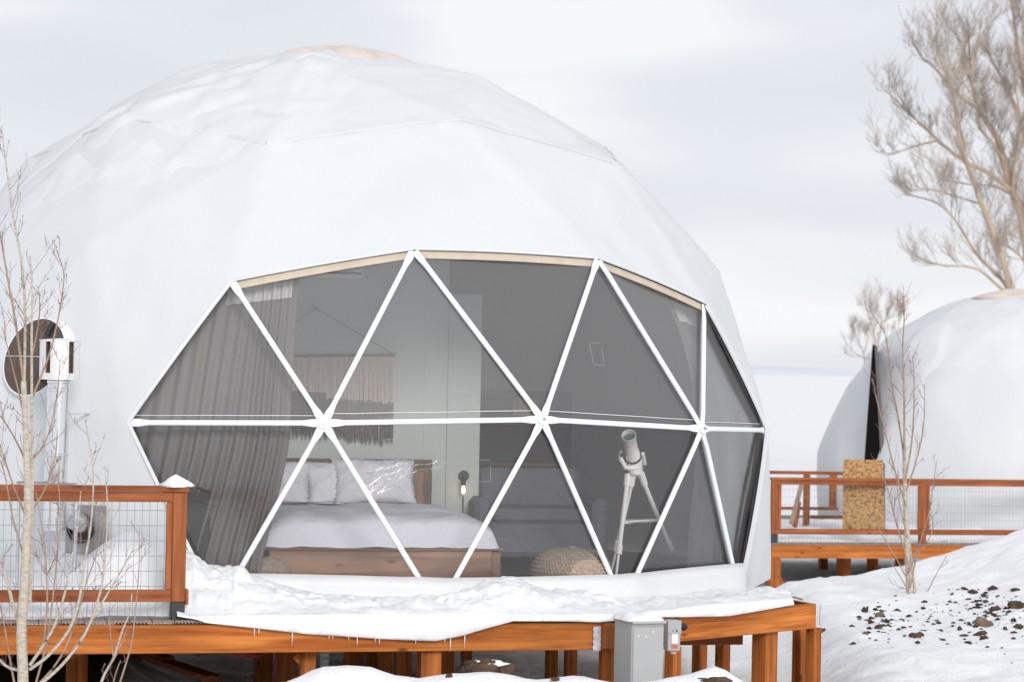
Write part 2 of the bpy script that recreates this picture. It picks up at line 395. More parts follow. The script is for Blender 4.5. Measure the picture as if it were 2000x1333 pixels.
m1 = gnode('ShaderNodeMix', data_type='RGBA'); m1.inputs['A'].default_value = (.86,.865,.88,1); m1.inputs['B'].default_value = (.66,.54,.44,1); t.links.new(as_.outputs['Fac'], m1.inputs['Factor'])
rs = gnode('ShaderNodeValToRGB'); rs.color_ramp.elements[0].color = (.018,.013,.011,1); rs.color_ramp.elements[1].color = (.085,.058,.042,1); t.links.new(ng.outputs['Fac'], rs.inputs[0])
m2 = gnode('ShaderNodeMix', data_type='RGBA'); t.links.new(m1.outputs['Result'], m2.inputs['A']); t.links.new(rs.outputs[0], m2.inputs['B']); t.links.new(ac.outputs['Fac'], m2.inputs['Factor'])
t.links.new(m2.outputs['Result'], b.inputs['Base Color'])
bpg = gnode('ShaderNodeBump'); bpg.inputs['Distance'].default_value = .05; t.links.new(ng.outputs['Fac'], bpg.inputs['Height']); t.links.new(bpg.outputs[0], b.inputs['Normal'])
me.materials.append(gm)
ground = bpy.data.objects.new('snow_ground', me); COL.objects.link(ground); struct(ground, 'snow covered ground with drifts and a bare patch of soil under the deck')

# ------------------------------------------------------------------ geodesic geometry (three-frequency icosahedron, five ninths)
def geo_faces():
    a = math.atan(.5); Vv = [Vector((0,0,1))]
    Vv += [Vector((math.cos(a)*math.cos(2*math.pi*k/5), math.cos(a)*math.sin(2*math.pi*k/5), math.sin(a))) for k in range(5)]
    Vv += [Vector((math.cos(a)*math.cos(2*math.pi*(k+.5)/5), math.cos(a)*math.sin(2*math.pi*(k+.5)/5), -math.sin(a))) for k in range(5)]
    Vv.append(Vector((0,0,-1))); Fi = []
    for k in range(5):
        n = (k+1) % 5; Fi += [(0,1+k,1+n),(1+k,6+k,1+n),(1+n,6+k,6+n)]
    P = []; idx = {}; tri = []
    def vid(p):
        p = p.normalized(); key = tuple(round(c, 4) for c in p)
        if key not in idx: idx[key] = len(P); P.append(p)
        return idx[key]
    for f in Fi:
        A, B, C = [Vv[i] for i in f]; g = {}
        for i in range(4):
            for j in range(4-i): g[i,j] = vid((A*(3-i-j)+B*i+C*j)/3)
        for i in range(3):
            for j in range(3-i):
                tri.append((g[i,j], g[i+1,j], g[i,j+1]))
                if i+j < 2: tri.append((g[i+1,j], g[i+1,j+1], g[i,j+1]))
    keep = [f for f in tri if all(P[i].z > -.25 for i in f)]
    return P, keep
GP, GF = geo_faces()
ZB = -.1692
def geo_world(C, R, yaw):
    rot = Matrix.Rotation(yaw, 3, 'Z'); out = []
    for p in GP:
        q = rot @ p
        if p.z < -.05: q = Vector((q.x, q.y, ZB))
        out.append(C + q*R)
    return out
def find(lon, lat):
    v = Vector((math.cos(R_(lat))*math.cos(R_(lon)), math.cos(R_(lat))*math.sin(R_(lon)), math.sin(R_(lat))))
    return min(range(len(GP)), key=lambda i: (GP[i]-v).length)
DR = 3.66
DC = Vector((-.3980086*DR, 5.8835072*DR, -ZB*DR)); DYAW = -2.9726351
GW = geo_world(DC, DR, DYAW)
for i_, p_ in enumerate(GP):
    if .9 < p_.z < .97: GW[i_] = DC + (GW[i_]-DC)*.982     # the cover sags a little round the crown
    elif p_.z > .99: GW[i_] = DC + (GW[i_]-DC)*.992
Pi = [find(l, 10) for l in (60.18, 83.82, 108, 132.18, 155.82)]
Ti = [find(l, 29) for l in (72, 94.39, 121.61, 144)]
Bi = [find(l, -10) for l in (72, 96.18, 119.82, 144)]
for ids, obs in ((Pi, [(250,826),(633,827),(1060,820),(1372,838),(1497,841)]), (Ti, [(452,549),(808,487),(1168,505),(1375,594)])):
    for i, o_ in zip(ids, obs): GW[i] = at(o_[0], o_[1], GW[i].y)
WIN = set()
for k in range(4):
    WIN.add(frozenset((Pi[k], Pi[k+1], Ti[k]))); WIN.add(frozenset((Pi[k], Pi[k+1], Bi[k])))
for k in range(3):
    WIN.add(frozenset((Ti[k], Ti[k+1], Pi[k+1]))); WIN.add(frozenset((Bi[k], Bi[k+1], Pi[k+1])))

def cover_mesh(W, C, R, faces, n=12, bulge=.3, wr=.012, seed=0, sag=0.0):
    key = {}; vs = []; fs = []
    def vid(p):
        k = (round(p.x, 4), round(p.y, 4), round(p.z, 4))
        if k not in key:
            d = (p-C); r = d.length; dn = d/r
            q = p + dn*((R-r)*bulge + R*.004)
            zfac = 1.0
            wob = wr*(fbm(p, 1.1, seed, 3)*.8 + .35*nz((p.x*3, p.y*3, p.z*.8), 1.6, seed+3)) * zfac
            q = q + dn*wob
            key[k] = len(vs); vs.append(q)
        return key[k]
    for f in faces:
        A, B, Cc = [W[i] for i in f]; g = {}
        for i in range(n+1):
            for j in range(n+1-i): g[i,j] = vid((A*(n-i-j)+B*i+Cc*j)/n)
        for i in range(n):
            for j in range(n-i):
                fs.append((g[i,j], g[i+1,j], g[i,j+1]))
                if i+j < n-1: fs.append((g[i+1,j], g[i+1,j+1], g[i,j+1]))
    mb = MB(); mb.add(vs, fs); return mb

# ------------------------------------------------------------------ main dome
dome = thing('geodesic_dome', 'large white geodesic dome tent with a see-through triangular-paned bay window', 'dome tent', (DC.x, DC.y, 0))
cov_mb = cover_mesh(GW, DC, DR, [f for f in GF if frozenset(f) not in WIN], n=18, bulge=.10, wr=.02)
cover = cov_mb.build('cover', 'vinyl', dome, smooth=True)
BVH = BVHTree.FromPolygons([Vector(v) for v in cov_mb.v], cov_mb.f)
# welded seams of the cover
def seam(a, b, w=.022):
    rows = [[], [], [], []]; n = 24
    for i in range(n+1):
        p = lerp(a, b, i/n); d = (p-DC).normalized(); h = BVH.ray_cast(DC, d)
        if h[0] is None: continue
        q = h[0]; sd_ = (b-a).normalized().cross(d).normalized()
        for r_, (o_, hh) in zip(rows, ((-w, .0), (-w*.7, .0022), (w*.7, .0022), (w, .0))): r_.append(q + sd_*o_ + d*hh)
    m = MB(); m.grid(rows); m.build('seam', 'vinyl', dome, smooth=True)
ring2 = sorted([i for i, p in enumerate(GP) if .7 < p.z < .82], key=lambda i: math.atan2(GP[i].y, GP[i].x))
for k in range(10): seam(GW[ring2[k]], GW[ring2[(k+1) % 10]])
# inner liner
lin = cover_mesh([DC+(p-DC)*.985 for p in GW], DC, DR*.985, [f for f in GF if frozenset(f) not in WIN], n=4, bulge=.3, wr=.0)
lin.build('inner_liner', 'liner', dome, smooth=True)
fl = MB(); fl.lathe([(DR*.965, 0), (DR*.965, .018), (0, .018)], (DC.x, DC.y, 0), 48); fl.build('floor', 'floor', dome)
# tan cap on the crown (ventilation hood)
apex = GW[find(0, 90)]
cap = MB(); rows = []
for i, (r, dz) in enumerate([(.0,.05),(.12,.045),(.28,.018),(.42,-.022),(.52,-.07),(.56,-.12),(.56,-.2)]):
    rows.append([apex + Vector((r*math.cos(a)*(1+.12*math.cos(5*a)), r*math.sin(a)*(1+.12*math.cos(5*a)), dz+.015*math.cos(5*a)*(r/.7))) for a in [2*math.pi*j/40 for j in range(40)]])
cap.grid(rows, closed=True); cap.build('crown_cap', 'tan_canvas', dome, smooth=True)

def outn(p): return (p-DC).normalized()
def strut(a, b, r=.0195, trim=.05, parent=dome):
    d = (b-a); ln = d.length; d = d/ln
    n = outn((a+b)/2); sd_ = d.cross(n).normalized(); n = sd_.cross(d).normalized()
    rows = []
    for s_, w, h in ((trim*.35, .028, .006), (trim+.03, .028, .007), (trim+.10, r, r), (ln-trim-.10, r, r), (ln-trim-.03, .028, .007), (ln-trim*.35, .028, .006)):
        c = a + d*s_; rows.append([c + sd_*(w*math.cos(t_)) + n*(h*math.sin(t_)) for t_ in [2*math.pi*j/12 for j in range(12)]])
    m = MB(); m.grid(rows, closed=True); m.f += [tuple(range(12))[::-1], tuple(range(60, 72))]
    return sharp(m.build('strut', 'strut_white', parent), 50)
edges = set()
for f in WIN:
    f = list(f)
    for i in range(3): edges.add(frozenset((f[i], f[(i+1)%3])))
bound = {e for e in edges if sum(1 for f in WIN if e <= f) == 1}
for e in sorted(edges, key=lambda e: sorted(e)):
    a, b = sorted(e)
    if e in bound:
        continue
    else: A, B = GW[a], GW[b]
    strut(A, B)
for i in Pi[1:4]:
    m = MB(); n = outn(GW[i]); m.lathe([(.0,.013),(.026,.013),(.040,.009),(.042,-.004)], GW[i]+n*.004, 20, n); hub = sharp(m.build('hub', 'strut_white', dome))
    m = MB(); m.lathe([(.0,.03),(.009,.03),(.011,.016)], GW[i]+n*.004, 8, n); m.build('bolt', 'steel', hub)
# panes: each triangle its own slightly creased clear sheet, just inside the frame
def pane(ids, up):
    n = 10; A, B, Cc = [DC+(GW[i]-DC)*.9915 for i in ids]; g = {}; vs = []; fs = []
    nn = (B-A).cross(Cc-A).normalized()
    for i in range(n+1):
        for j in range(n+1-i):
            p = (A*(n-i-j)+B*i+Cc*j)/n
            e_ = min(i, j, n-i-j)/3.0
            p = p + nn*(.012*fbm(p, 1.7, 5)*min(1, e_)); g[i,j] = len(vs); vs.append(p)
    for i in range(n):
        for j in range(n-i):
            fs.append((g[i,j], g[i+1,j], g[i,j+1]))
            if i+j < n-1: fs.append((g[i+1,j], g[i+1,j+1], g[i,j+1]))
    m = MB(); m.add(vs, fs); m.build('pane', 'clear_upper' if up else 'clear_lower', dome, smooth=True)
for k in range(4): pane((Pi[k], Pi[k+1], Ti[k]), True); pane((Pi[k], Pi[k+1], Bi[k]), False)
for k in range(3): pane((Ti[k], Ti[k+1], Pi[k+1]), True); pane((Bi[k], Bi[k+1], Pi[k+1]), False)
# welded seam just above the horizontal bars of the window
for k in range(4):
    m = MB(); a = lerp(GW[Pi[k]], GW[Ti[k]], .055); b = lerp(GW[Pi[k+1]], GW[Ti[k]], .055)
    pts = [lerp(a, b, i/8)+outn(a)*(-.022)+Vector((0,0,.004*nz((i,k,0), 1.3))) for i in range(9)]; m.tube(pts, .0028, 4); m.build('weld_seam', 'strut_white', dome)
# skirt: white band along the foot of the window, and hem along its outline
def skirt():
    tt = .30; ch = [lerp(Bi_, Pi_, tt_) for Bi_, Pi_, tt_ in []]
    ch = []
    for k in range(4):
        ch.append((Pi[k], Bi[k])); ch.append((Pi[k+1], Bi[k]))
    top = [lerp(GW[b_], GW[p_], .175) for p_, b_ in ch]; bot = [GW[b_] for p_, b_ in ch]
    rows = [[], [], [], [], []]
    N = 10
    for k in range(len(ch)-1):
        for s_ in range(N + (1 if k == len(ch)-2 else 0)):
            u = s_/N; tp = lerp(top[k], top[k+1], u); bt = lerp(bot[k], bot[k+1], u)
            o_ = outn(Vector((tp.x, tp.y, DC.z)))
            tp = tp + Vector((0,0,.012*math.sin(k*1.3+u*1.7)))
            rows[0].append(tp + o_*.005 - Vector((0,0,.02))); rows[1].append(tp+o_*.028); rows[2].append(lerp(tp, bt, .35)+o_*(.034+.012*nz(tp, 3))); rows[3].append(lerp(tp, bt, .7)+o_*(.04+.02*nz(tp, 2, 4))); rows[4].append(bt+o_*.07+Vector((0,0,-.0)))
    m = MB(); m.grid(rows); return m
sk_mb = skirt(); sk = sk_mb.build('skirt', 'skirt_vinyl', dome, smooth=True)
def hem(a, b, w, name, mt, off=.012, dn=None):
    """strip along a window edge, lying on the pane side"""
    pts = []; n = 10
    for i in range(n+1):
        p = lerp(a, b, i/n); d = p-DC; p = p + d.normalized()*((DR-d.length)*.3+DR*.004); pts.append(p)
    rows = [[p+outn(p)*off for p in pts], [p+dn*w+outn(p)*(off-.004) for p in pts], [p+dn*w+outn(p)*(off-.014) for p in pts], [p+outn(p)*(off-.02) for p in pts]]
    m = MB(); m.grid(rows); return m.build(name, mt, dome, smooth=False)
for k in range(3):
    a, b = GW[Ti[k]], GW[Ti[k+1]]; mid = (a+b)/2; dn = (GW[Pi[k+1]]-mid).normalized()
    hem(a, b, .055, 'header_strip', 'tan_strip', -.035, dn)
    hem(a, b, .012, 'cover_hem', 'vinyl', .004, dn)
for a, b, c, hw in ((Pi[0], Ti[0], Pi[1], .02), (Pi[4], Ti[3], Pi[3], .05)):
    mid = (GW[a]+GW[b])/2; dn = (GW[c]-mid); ed = (GW[b]-GW[a]).normalized(); dn = (dn-ed*dn.dot(ed)).normalized()
    hem(GW[a], GW[b], hw, 'cover_hem', 'vinyl', .006, dn)
for a, b, c, hw in ((Pi[0], Bi[0], Pi[1], .02), (Pi[4], Bi[3], Pi[3], .06)):
    mid = (GW[a]+GW[b])/2; dn = (GW[c]-mid); ed = (GW[b]-GW[a]).normalized(); dn = (dn-ed*dn.dot(ed)).normalized()
    hem(GW[a], GW[b], hw, 'cover_hem', 'vinyl', .006, dn)
# clear patches taped on the panes
def on_dome(px, py, scale=1.0):
    o_ = Vector((0,0,CZ)); d = (at(px, py, 20)-o_).normalized()
    oc = o_-DC; bq = oc.dot(d); cq = oc.dot(oc)-(DR*scale)**2; return o_ + d*(-bq-math.sqrt(max(0, bq*bq-cq)))
for px, py, w, h in ((1166, 692, .10, .17), (905, 785, .16, .14), (758, 838, .13, .15), (945, 920, .10, .15)):
    c = on_dome(px, py, .985); n = outn(c); n.normalize(); sx = Vector((0,0,1)).cross(n).normalized(); sy = n.cross(sx)
    m = MB(); ww, hh = w/2, h/2
    pts = [c+sx*ww+sy*hh, c-sx*ww+sy*hh, c-sx*ww-sy*hh, c+sx*ww-sy*hh]; m.tube([lerp(pts[q], pts[(q+1)%4], f_)+sx*.006*nz((q*3+f_*7, px*.1, 0), 1.7)+sy*.006*nz((q*3+f_*7, py*.1, 5), 1.7) for q in range(4) for f_ in (0, .25, .5, .75)], .0011, 4); m.build('patch_weld', 'weld_clear', dome)

# round porthole on the left
pc = on_dome(79, 703, .985)
hit = BVH.ray_cast(Vector((0,0,CZ)), (pc-Vector((0,0,CZ))).normalized()); pc = hit[0]; pn = (pc-DC).normalized()
sx = Vector((0,0,1)).cross(pn).normalized(); sy = pn.cross(sx)
PR = .285
pc = pc + pn*.035
m = MB(); m.lathe([(PR+.0,.022),(PR+.010,.022),(PR+.014,.0),(PR+.035,-.07),(PR,-.07),(PR,.022)], pc+pn*.012, 48, pn)
port = sharp(m.build('porthole', 'strut_white', dome)); port['label'] = 'round porthole ring'
m = MB(); m.lathe([(PR-.002,.0),(PR-.002,.006),(0,.006)], pc+pn*.026, 48, pn); m.build('pane', 'smoked', port)
m = MB(); m.lathe([(PR-.002,-.01),(0,-.01)], pc+pn*.024, 48, pn); m.build('tinted_backing', 'dark_bronze', port)
for ang, ln in ((62, .10), (-46, .08)):
    c = pc + pn*.05 + (sx*math.cos(R_(ang))+sy*math.sin(R_(ang)))*(PR*.80); dr = (sx*math.cos(R_(ang+12))+sy*math.sin(R_(ang+12)))
    m = MB(); m.beam(c-dr*ln/2, c+dr*ln/2, .035, .03, pn); m.beam(c-dr*.01+pn*.015, c+dr*.02+pn*.015, .05, .02, pn); m.build('latch', 'black_metal', port)
m = MB(); a = pc - sx*PR*.98+pn*.036; b = pc + sx*PR*.98+pn*.036; m.tube([a, b], .006, 6); m.build('crossbar', 'steel', port)

# square wall thimble with a dark flue opening
def cover_hit(px, py):
    o_ = Vector((0,0,CZ)); d = (at(px, py, 20)-o_).normalized(); h = BVH.ray_cast(o_, d); return h[0], (h[0]-DC).normalized()
tc_, tn = cover_hit(172, 1034); tsx = Vector((0,0,1)).cross(tn).normalized(); tsy = tn.cross(tsx)
rotT = Matrix((tsx, tsy, tn)).transposed()
thim = thing('stove_vent', 'square grey metal vent plate with a dark round opening low on the dome', 'vent', (tc_.x, tc_.y, tc_.z))
m = MB(); m.bbox(tc_+tn*.02, (.34, .34, .02), .004, rotT); m.build('plate', 'plate_grey', thim)
m = MB(); m.lathe([(.095,0),(.105,.05),(.10,.06),(.085,.06),(.08,.0)], tc_+tn*.03-tsx*.02+tsy*.01, 28, tn); m.build('collar', 'black_metal', thim)
m = MB(); m.lathe([(.082,.012),(0,.012)], tc_+tn*.03-tsx*.02+tsy*.01, 28, tn); m.build('opening', 'cap_dark', thim)

# chimney flue
FY = 17.95
f0 = at(104, 1036, FY); f1 = at(104, 1036, FY); f1 = Vector((f0.x+.02, f0.y, at(120, 742, FY).z))
flue = thing('chimney_pipe', 'tall shiny metal chimney pipe with a slotted wind cap', 'chimney', (f0.x, f0.y, 0))
pr = .078
m = MB(); m.tube([f0, lerp(f0, f1, .5), f1], pr, 28); sharp(m.build('pipe', 'stainless', flue))
for tt in (.03, .07, .5, .93, .985):
    m = MB(); c = lerp(f0, f1, tt); m.lathe([(pr+.001,-.012),(pr+.006,-.008),(pr+.006,.008),(pr+.001,.012)], c, 28); sharp(m.build('band', 'stainless', flue))
capc = f1
m = MB(); m.lathe([(.098,.0),(.135,.0),(.135,.045),(.098,.045)], capc, 28); sharp(m.build('cap_base', 'cap_metal', flue))
m = MB(); m.lathe([(.13,.258),(.142,.262),(.142,.272),(0,.285)], capc, 28); sharp(m.build('cap_lid', 'cap_metal', flue))
m = MB(); m.lathe([(.085,.03),(.085,.262)], capc, 24); m.build('cap_core', 'cap_dark', flue)
for k in range(5):
    a0 = R_(72*k+207); m = MB(); rows = []
    for zz in (.0, .262):
        rows.append([capc+Vector((.138*math.cos(a0+u), .138*math.sin(a0+u), zz)) for u in np.linspace(-.47, .47, 9)]+[capc+Vector((.130*math.cos(a0+u), .130*math.sin(a0+u), zz)) for u in np.linspace(.47, -.47, 9)])
    m.grid(rows, closed=True); m.build('cap_shield', 'cap_metal', flue)
m = MB(); e0 = f0+Vector((0,0,.17)); e1, _n = cover_hit(172, 1034); m.tube([e0, lerp(e0, e1, .8)], .07, 20); m.build('side_branch', 'stainless', flue)
for z_ in (.55, 1.3):
    c = Vector((f0.x, f0.y, z_)); d = Vector((DC.x-c.x, DC.y-c.y, 0)).normalized(); m = MB(); m.beam(c+d*.06, c+d*.45, .03, .006); m.build('wall_bracket', 'galv', flue)

# ------------------------------------------------------------------ snow on the dome
def snow_shell(BV, C, name, label, seed, lat0, hfun, res=(420, 96), lat1=89.9, lon=(0,360)):
    rows = []; ok = []
    for i in range(res[1]+1):
        la = R_(lat0+(lat1-lat0)*i/res[1]); row = []; o_ = []
        for j in range(res[0]):
            lo = R_(lon[0]+(lon[1]-lon[0])*j/res[0]); d = Vector((math.cos(la)*math.cos(lo), math.cos(la)*math.sin(lo), math.sin(la)))
            h = BV.ray_cast(C, d)
            if h[0] is None: row.append(C); o_.append(False); continue
            r = h[3]; t_ = hfun(d, math.degrees(la))
            row.append(C+d*(r+max(t_, -.012))); o_.append(t_ > -.011)
        rows.append(row); ok.append(o_)
    n = res[0]; vs = [p for r in rows for p in r]; fs = []
    for i in range(res[1]):
        for j in range(n):
            j2 = (j+1) % n; q = ((i,j),(i,j2),(i+1,j2),(i+1,j))
            if any(ok[a][b] for a, b in q) and all((vs[a*n+b]-C).length > .5 for a, b in q): fs.append(tuple(a*n+b for a, b in q))
    m = MB(); m.add(vs, fs); o = m.build(name, 'snow_thin', None, smooth=True, fix=False); o['kind'] = 'stuff'; o['label'] = label
    return o
def h_main(d, la):
    p = d*DR
    az = math.degrees(math.atan2(d.x, -d.y))          # 0 = towards the camera, negative = left
    edge = 47 - 14*sst(5, -60, az) + 3.5*nz(p, .8, 3) + 2.5*nz(p, 2.2, 5) + 1.2*nz(p, 7, 6)
    top = sst(edge-8, edge+20, la)
    rid = abs(nz(p, 1.1, 7) + .5*nz(p, 2.6, 8))            # slab edges where the crust has slipped
    slip = sst(.10, .02, rid)*sst(30, 40, la)*sst(25, -20, az)
    patch = sst(.22, .5, nz(p, 1.3, 17)+.35*nz(p, 3.6, 18))*sst(22, 30, la)*sst(12, -20, az)
    st = sst(-.08, .08, nz(p, .9, 31)+.3*nz(p, 3.1, 32))*sst(20, -30, az)*sst(36, 44, la)
    return -.0125 + .026*top + .012*patch + .034*st*top - .022*slip*top + .010*top*fbm(p, 2.2, 9)
snow_shell(BVH, DC, 'dome_snow', 'thin wind-packed snow lying on the crown of the large dome', 1, 22, h_main)

# ------------------------------------------------------------------ near deck
DA = math.atan2(1.02, 3.93); e1 = Vector((math.cos(DA), math.sin(DA), 0)); e2 = Vector((-math.sin(DA), math.cos(DA), 0))
L0 = Vector((-3.27, 16.69, 0)); SA = 4.06
deck = thing('timber_deck', 'orange stained timber deck platform carrying the large dome', 'deck', (L0.x, L0.y, 0), DA)
def loc(s, t_, z): return L0 + e1*s + e2*t_ + Vector((0,0,z))
PC = Vector((2.29, 19.48, 0)); PCl = Vector(((PC-L0).dot(e1), (PC-L0).dot(e2), 0))
RB, RT = -.215, -.028
m = MB(); m.bbox((( -1.6+SA)/2, .019, (RB+RT)/2), (SA+1.6, .038, RT-RB), .004); m.build('rim_beam', 'wood_x', deck, world=False)
def oriented(a, b, w, h, name, mt, par):
    a, b = Vector(a), Vector(b); m = MB(); m.bbox((0,0,0), ((b-a).length, w, h), .004); o = m.build(name, mt, par, world=False)
    o.location = (a+b)/2; o.rotation_euler = (0, 0, math.atan2(b.y-a.y, b.x-a.x)); return o
oriented((SA+.09, .10, (RB+RT)/2), (PCl.x, PCl.y, (RB+RT)/2), .04, RT-RB-.004, 'rim_beam', 'wood_x', deck)
# back right rim and inner beams / joists
PD = Vector((PCl.x-.55, PCl.y+3.2, 0))
m = MB(); m.beam((PCl.x-.02, PCl.y+.03, (RB+RT)/2), (PD.x, PD.y, (RB+RT)/2), .04, RT-RB-.006); m.build('rim_beam', 'wood_y', deck, world=False)
def front_t(s):   # front edge of the deck in deck coordinates
    return 0 if s <= SA+.05 else (s-SA-.05)/(PCl.x-SA-.05)*PCl.y
def back_t(s): return 8.4 if s < PD.x else 8.4-(s-PD.x)*9
s_ = -1.45
while s_ < PCl.x-.1:
    t0 = front_t(s_)+.05; t1 = min(8.3, max(t0+.6, back_t(s_)))
    if s_ < SA-.05 or s_ > SA+.2:
        m = MB(); m.beam((s_, t0+.06, (RB+RT)/2), (s_, t1, (RB+RT)/2), .038, RT-RB-.008); m.build('joist', 'wood_y', deck, world=False)
    s_ += .406
for t_ in (1.5, 3.6, 5.7, 7.8):
    m = MB(); m.beam((-1.5, t_, RB-.07), (PCl.x-.5, t_, RB-.07), .08, .13); m.build('girder', 'rail_x', deck, world=False)
# boards: composite planks with a scalloped underside, ends showing at the front edge
def board_mesh(s0, w, t0, t1, name='deck_board'):
    prof = [(0, .001), (0, -.022)]; nt_ = 6; st = w/nt_
    for k in range(nt_):
        a = k*st; prof += [(a+st*.22, -.022), (a+st*.3, -.013), (a+st*.7, -.013), (a+st*.78, -.022)]
    prof += [(w, -.022), (w, .001)]
    m = MB(); n = len(prof)
    m.add([(s0+x, t0, z) for x, z in prof]+[(s0+x, t1, z) for x, z in prof], [tuple(range(n)), tuple(range(n, 2*n))[::-1]]+[(i, (i+1)%n, n+(i+1)%n, n+i) for i in range(n)])
    return m
s_ = -1.6
while s_ < PCl.x-.3:
    t0 = max(front_t(s_), front_t(s_+.14))-.018; t1 = min(8.35, max(t0+.5, back_t(s_+.14)))
    board_mesh(s_, .139, t0, t1).build('deck_board', 'composite', deck, world=False); s_ += .145
# support posts (pixel column, distance, width)
POSTS = [(150, 18.2, .14), (265, 21.6, .10), (514, 20.3, .13), (557, 19.2, .14), (600, 17.45, .10), (690, 19.8, .13), (728, 21.6, .13), (752, 18.9, .09), (786, 19.4, .12), (838, 17.55, .14), (872, 19.6, .10), (911, 20.6, .075),
         (1077, 20.6, .085), (1114, 20.0, .085), (1186, 17.82, .10), (1314, 18.05, .085), (1366, 21.6, .10), (1411, 20.6, .09), (1493, 19.25, .135), (1562, 19.9, .09), (1588, 19.56, .085)]
for px, Y, w in POSTS:
    p = at(px, 1300, Y); rz = Matrix.Rotation(DA + (.5 if px > 1200 else 0), 3, 'Z')
    m = MB(); m.bbox((p.x, p.y, (RB-.003-1.15)/2), (w, .14 if w > .12 else .089, 1.15+RB-.003), .005, rz); m.build('support_post', 'wood_z', deck)
p0 = at(575, 1288, 17.42); p1 = at(640, 1330, 17.42)
m = MB(); m.beam(at(578, 1279, 17.5), at(650, 1352, 17.5), .05, .11, (0,-1,0)); m.build('brace', 'wood_x', deck)
# galvanised joist hanger at the corner and scalloped edge
def bracket(px, y0, y1, Y, w, name, ang=0):
    a = at(px, y0, Y); b = at(px, y1, Y); n = 9; m = MB(); ptsL = []; ptsR = []
    for i in range(n):
        z = lerp(a.z, b.z, i/(n-1)); ptsL.append((-w/2-.008*(i % 2), z)); ptsR.append((w/2-.004*(i % 2), z))
    poly = ptsL + ptsR[::-1]; c = Vector((a.x, a.y, 0)); d1 = Vector((math.cos(DA+ang), math.sin(DA+ang), 0)); d2 = Vector((d1.y, -d1.x, 0))
    m.prism([c+d1*x+Vector((0,0,z)) for x, z in poly], d2*.004); o = m.build(name, 'galv', deck)
    return o
A0 = loc(SA-.085, -.004, 0); bracket(1000+FPX*A0.x/A0.y, 1224, 1271, A0.y, .05, 'joist_hanger'); bracket(1602, 1180, 1222, 19.44, .02, 'corner_strap', .8)
A1 = loc(SA+.03, .0, 0)
m = MB(); m.bbox((SA+.035, .03, (RB+RT)/2+.004), (.085, .10, RT-RB-.004), .005); m.build('corner_block', 'rail_z', deck, world=False)
m = MB(); m.lathe([(0,.03),(.016,.03),(.022,.012),(.028,.006),(.028,0)], at(1335, 1225, 17.93), 14, (.5,-.8,0)); m.build('cable_gland', 'black_metal', deck)

# ------------------------------------------------------------------ near railing
rail = thing('deck_railing', 'brown timber railing with wire mesh infill at the left of the large dome', 'railing', tuple(loc(1.17, .05, 0)), DA)
sP = 1.175
def rl(name, a, b, w, h, mt, **k):
    m = MB(); m.beam(loc(*a), loc(*b), w, h, **k); return m.build(name, mt, rail)
zt = .868
rl('top_rail', (-1.6, .055, zt-.019), (sP+.055, .055, zt-.019), .135, .036, 'rail_x')
rl('upper_rail', (-1.6, .02, zt-.071), (sP-.047, .02, zt-.071), .038, .062, 'rail_x')
rl('lower_rail', (-1.6, .018, .158), (sP-.047, .018, .158), .038, .078, 'rail_x')
rl('lower_rail_end', (sP+.047, .03, .150), (sP+.066, .03, .150), .075, .10, 'rail_x')
def vpost(name, s_, t_, z0, z1, w, d, mt):
    m = MB(); m.bbox((0,0,0), (w, d, z1-z0), .005); 
    R3 = Matrix.Rotation(DA, 3, 'Z'); c = loc(s_, t_, (z0+z1)/2); m.v = [tuple(c + R3 @ Vector(v)) for v in m.v]; return m.build(name, mt, rail)
vpost('post', sP, .05, .118, zt-.038, .092, .092, 'rail_z')
vpost('post_base', sP, .05, -.004, .118, .09, .09, 'black_metal')
vpost('stile', sP-.066, .022, .198, zt-.103, .038, .04, 'rail_z')
vpost('post', -.85, .05, .118, zt-.038, .092, .092, 'rail_z')
vpost('stile', -.784, .022, .198, zt-.103, .038, .04, 'rail_z')
m = MB()
s_ = -.83
while s_ < sP-.05:
    m.tube([loc(s_, .032, .005), loc(s_, .032, .40), loc(s_, .032, zt-.10)], .0016, 4, cap=False); s_ += .049
z_ = .02
while z_ < zt-.1:
    m.tube([loc(-.83, .034, z_), loc(sP-.05, .034, z_)], .0016, 4, cap=False); z_ += .0985
wm = m.build('wire_mesh', 'wire', rail); wm['kind'] = 'stuff'

def lump(c, size, name, mt, seed, amp=.25, sub=3, flat=0, sc=None):
    bm = bmesh.new(); bmesh.ops.create_icosphere(bm, subdivisions=sub, radius=1)
    mx_ = max(size)
    for v in bm.verts:
        d = v.co.normalized(); k = 1+amp*fbm(d, 1.3, seed, 4)*1.4+amp*.35*nz(d, 4.5, seed+3)
        v.co = Vector((d.x*size[0]*k, d.y*size[1]*k, d.z*size[2]*k))
    me_ = bpy.data.meshes.new(name); bm.to_mesh(me_); bm.free(); me_.materials.append(MATS[mt])
    me_.polygons.foreach_set('use_smooth', [True]*len(me_.polygons))
    o = bpy.data.objects.new(name, me_); COL.objects.link(o); o.location = c; return o
pt = loc(sP-.01, .06, zt)
m = MB(); m.lathe([(.11,-.004),(.10,.012),(.075,.03),(.05,.048),(.022,.066),(0,.076)], pt+Vector((-.015,0,0)), 24, mod=lambda i,j,t_: 1+.16*math.sin(3*t_+i*.7)+.10*math.sin(7*t_+i)); o = m.build('snow_cap', 'snow', None, smooth=True); tag(o, 'small peak of snow on top of the left railing post', None, kind='stuff')

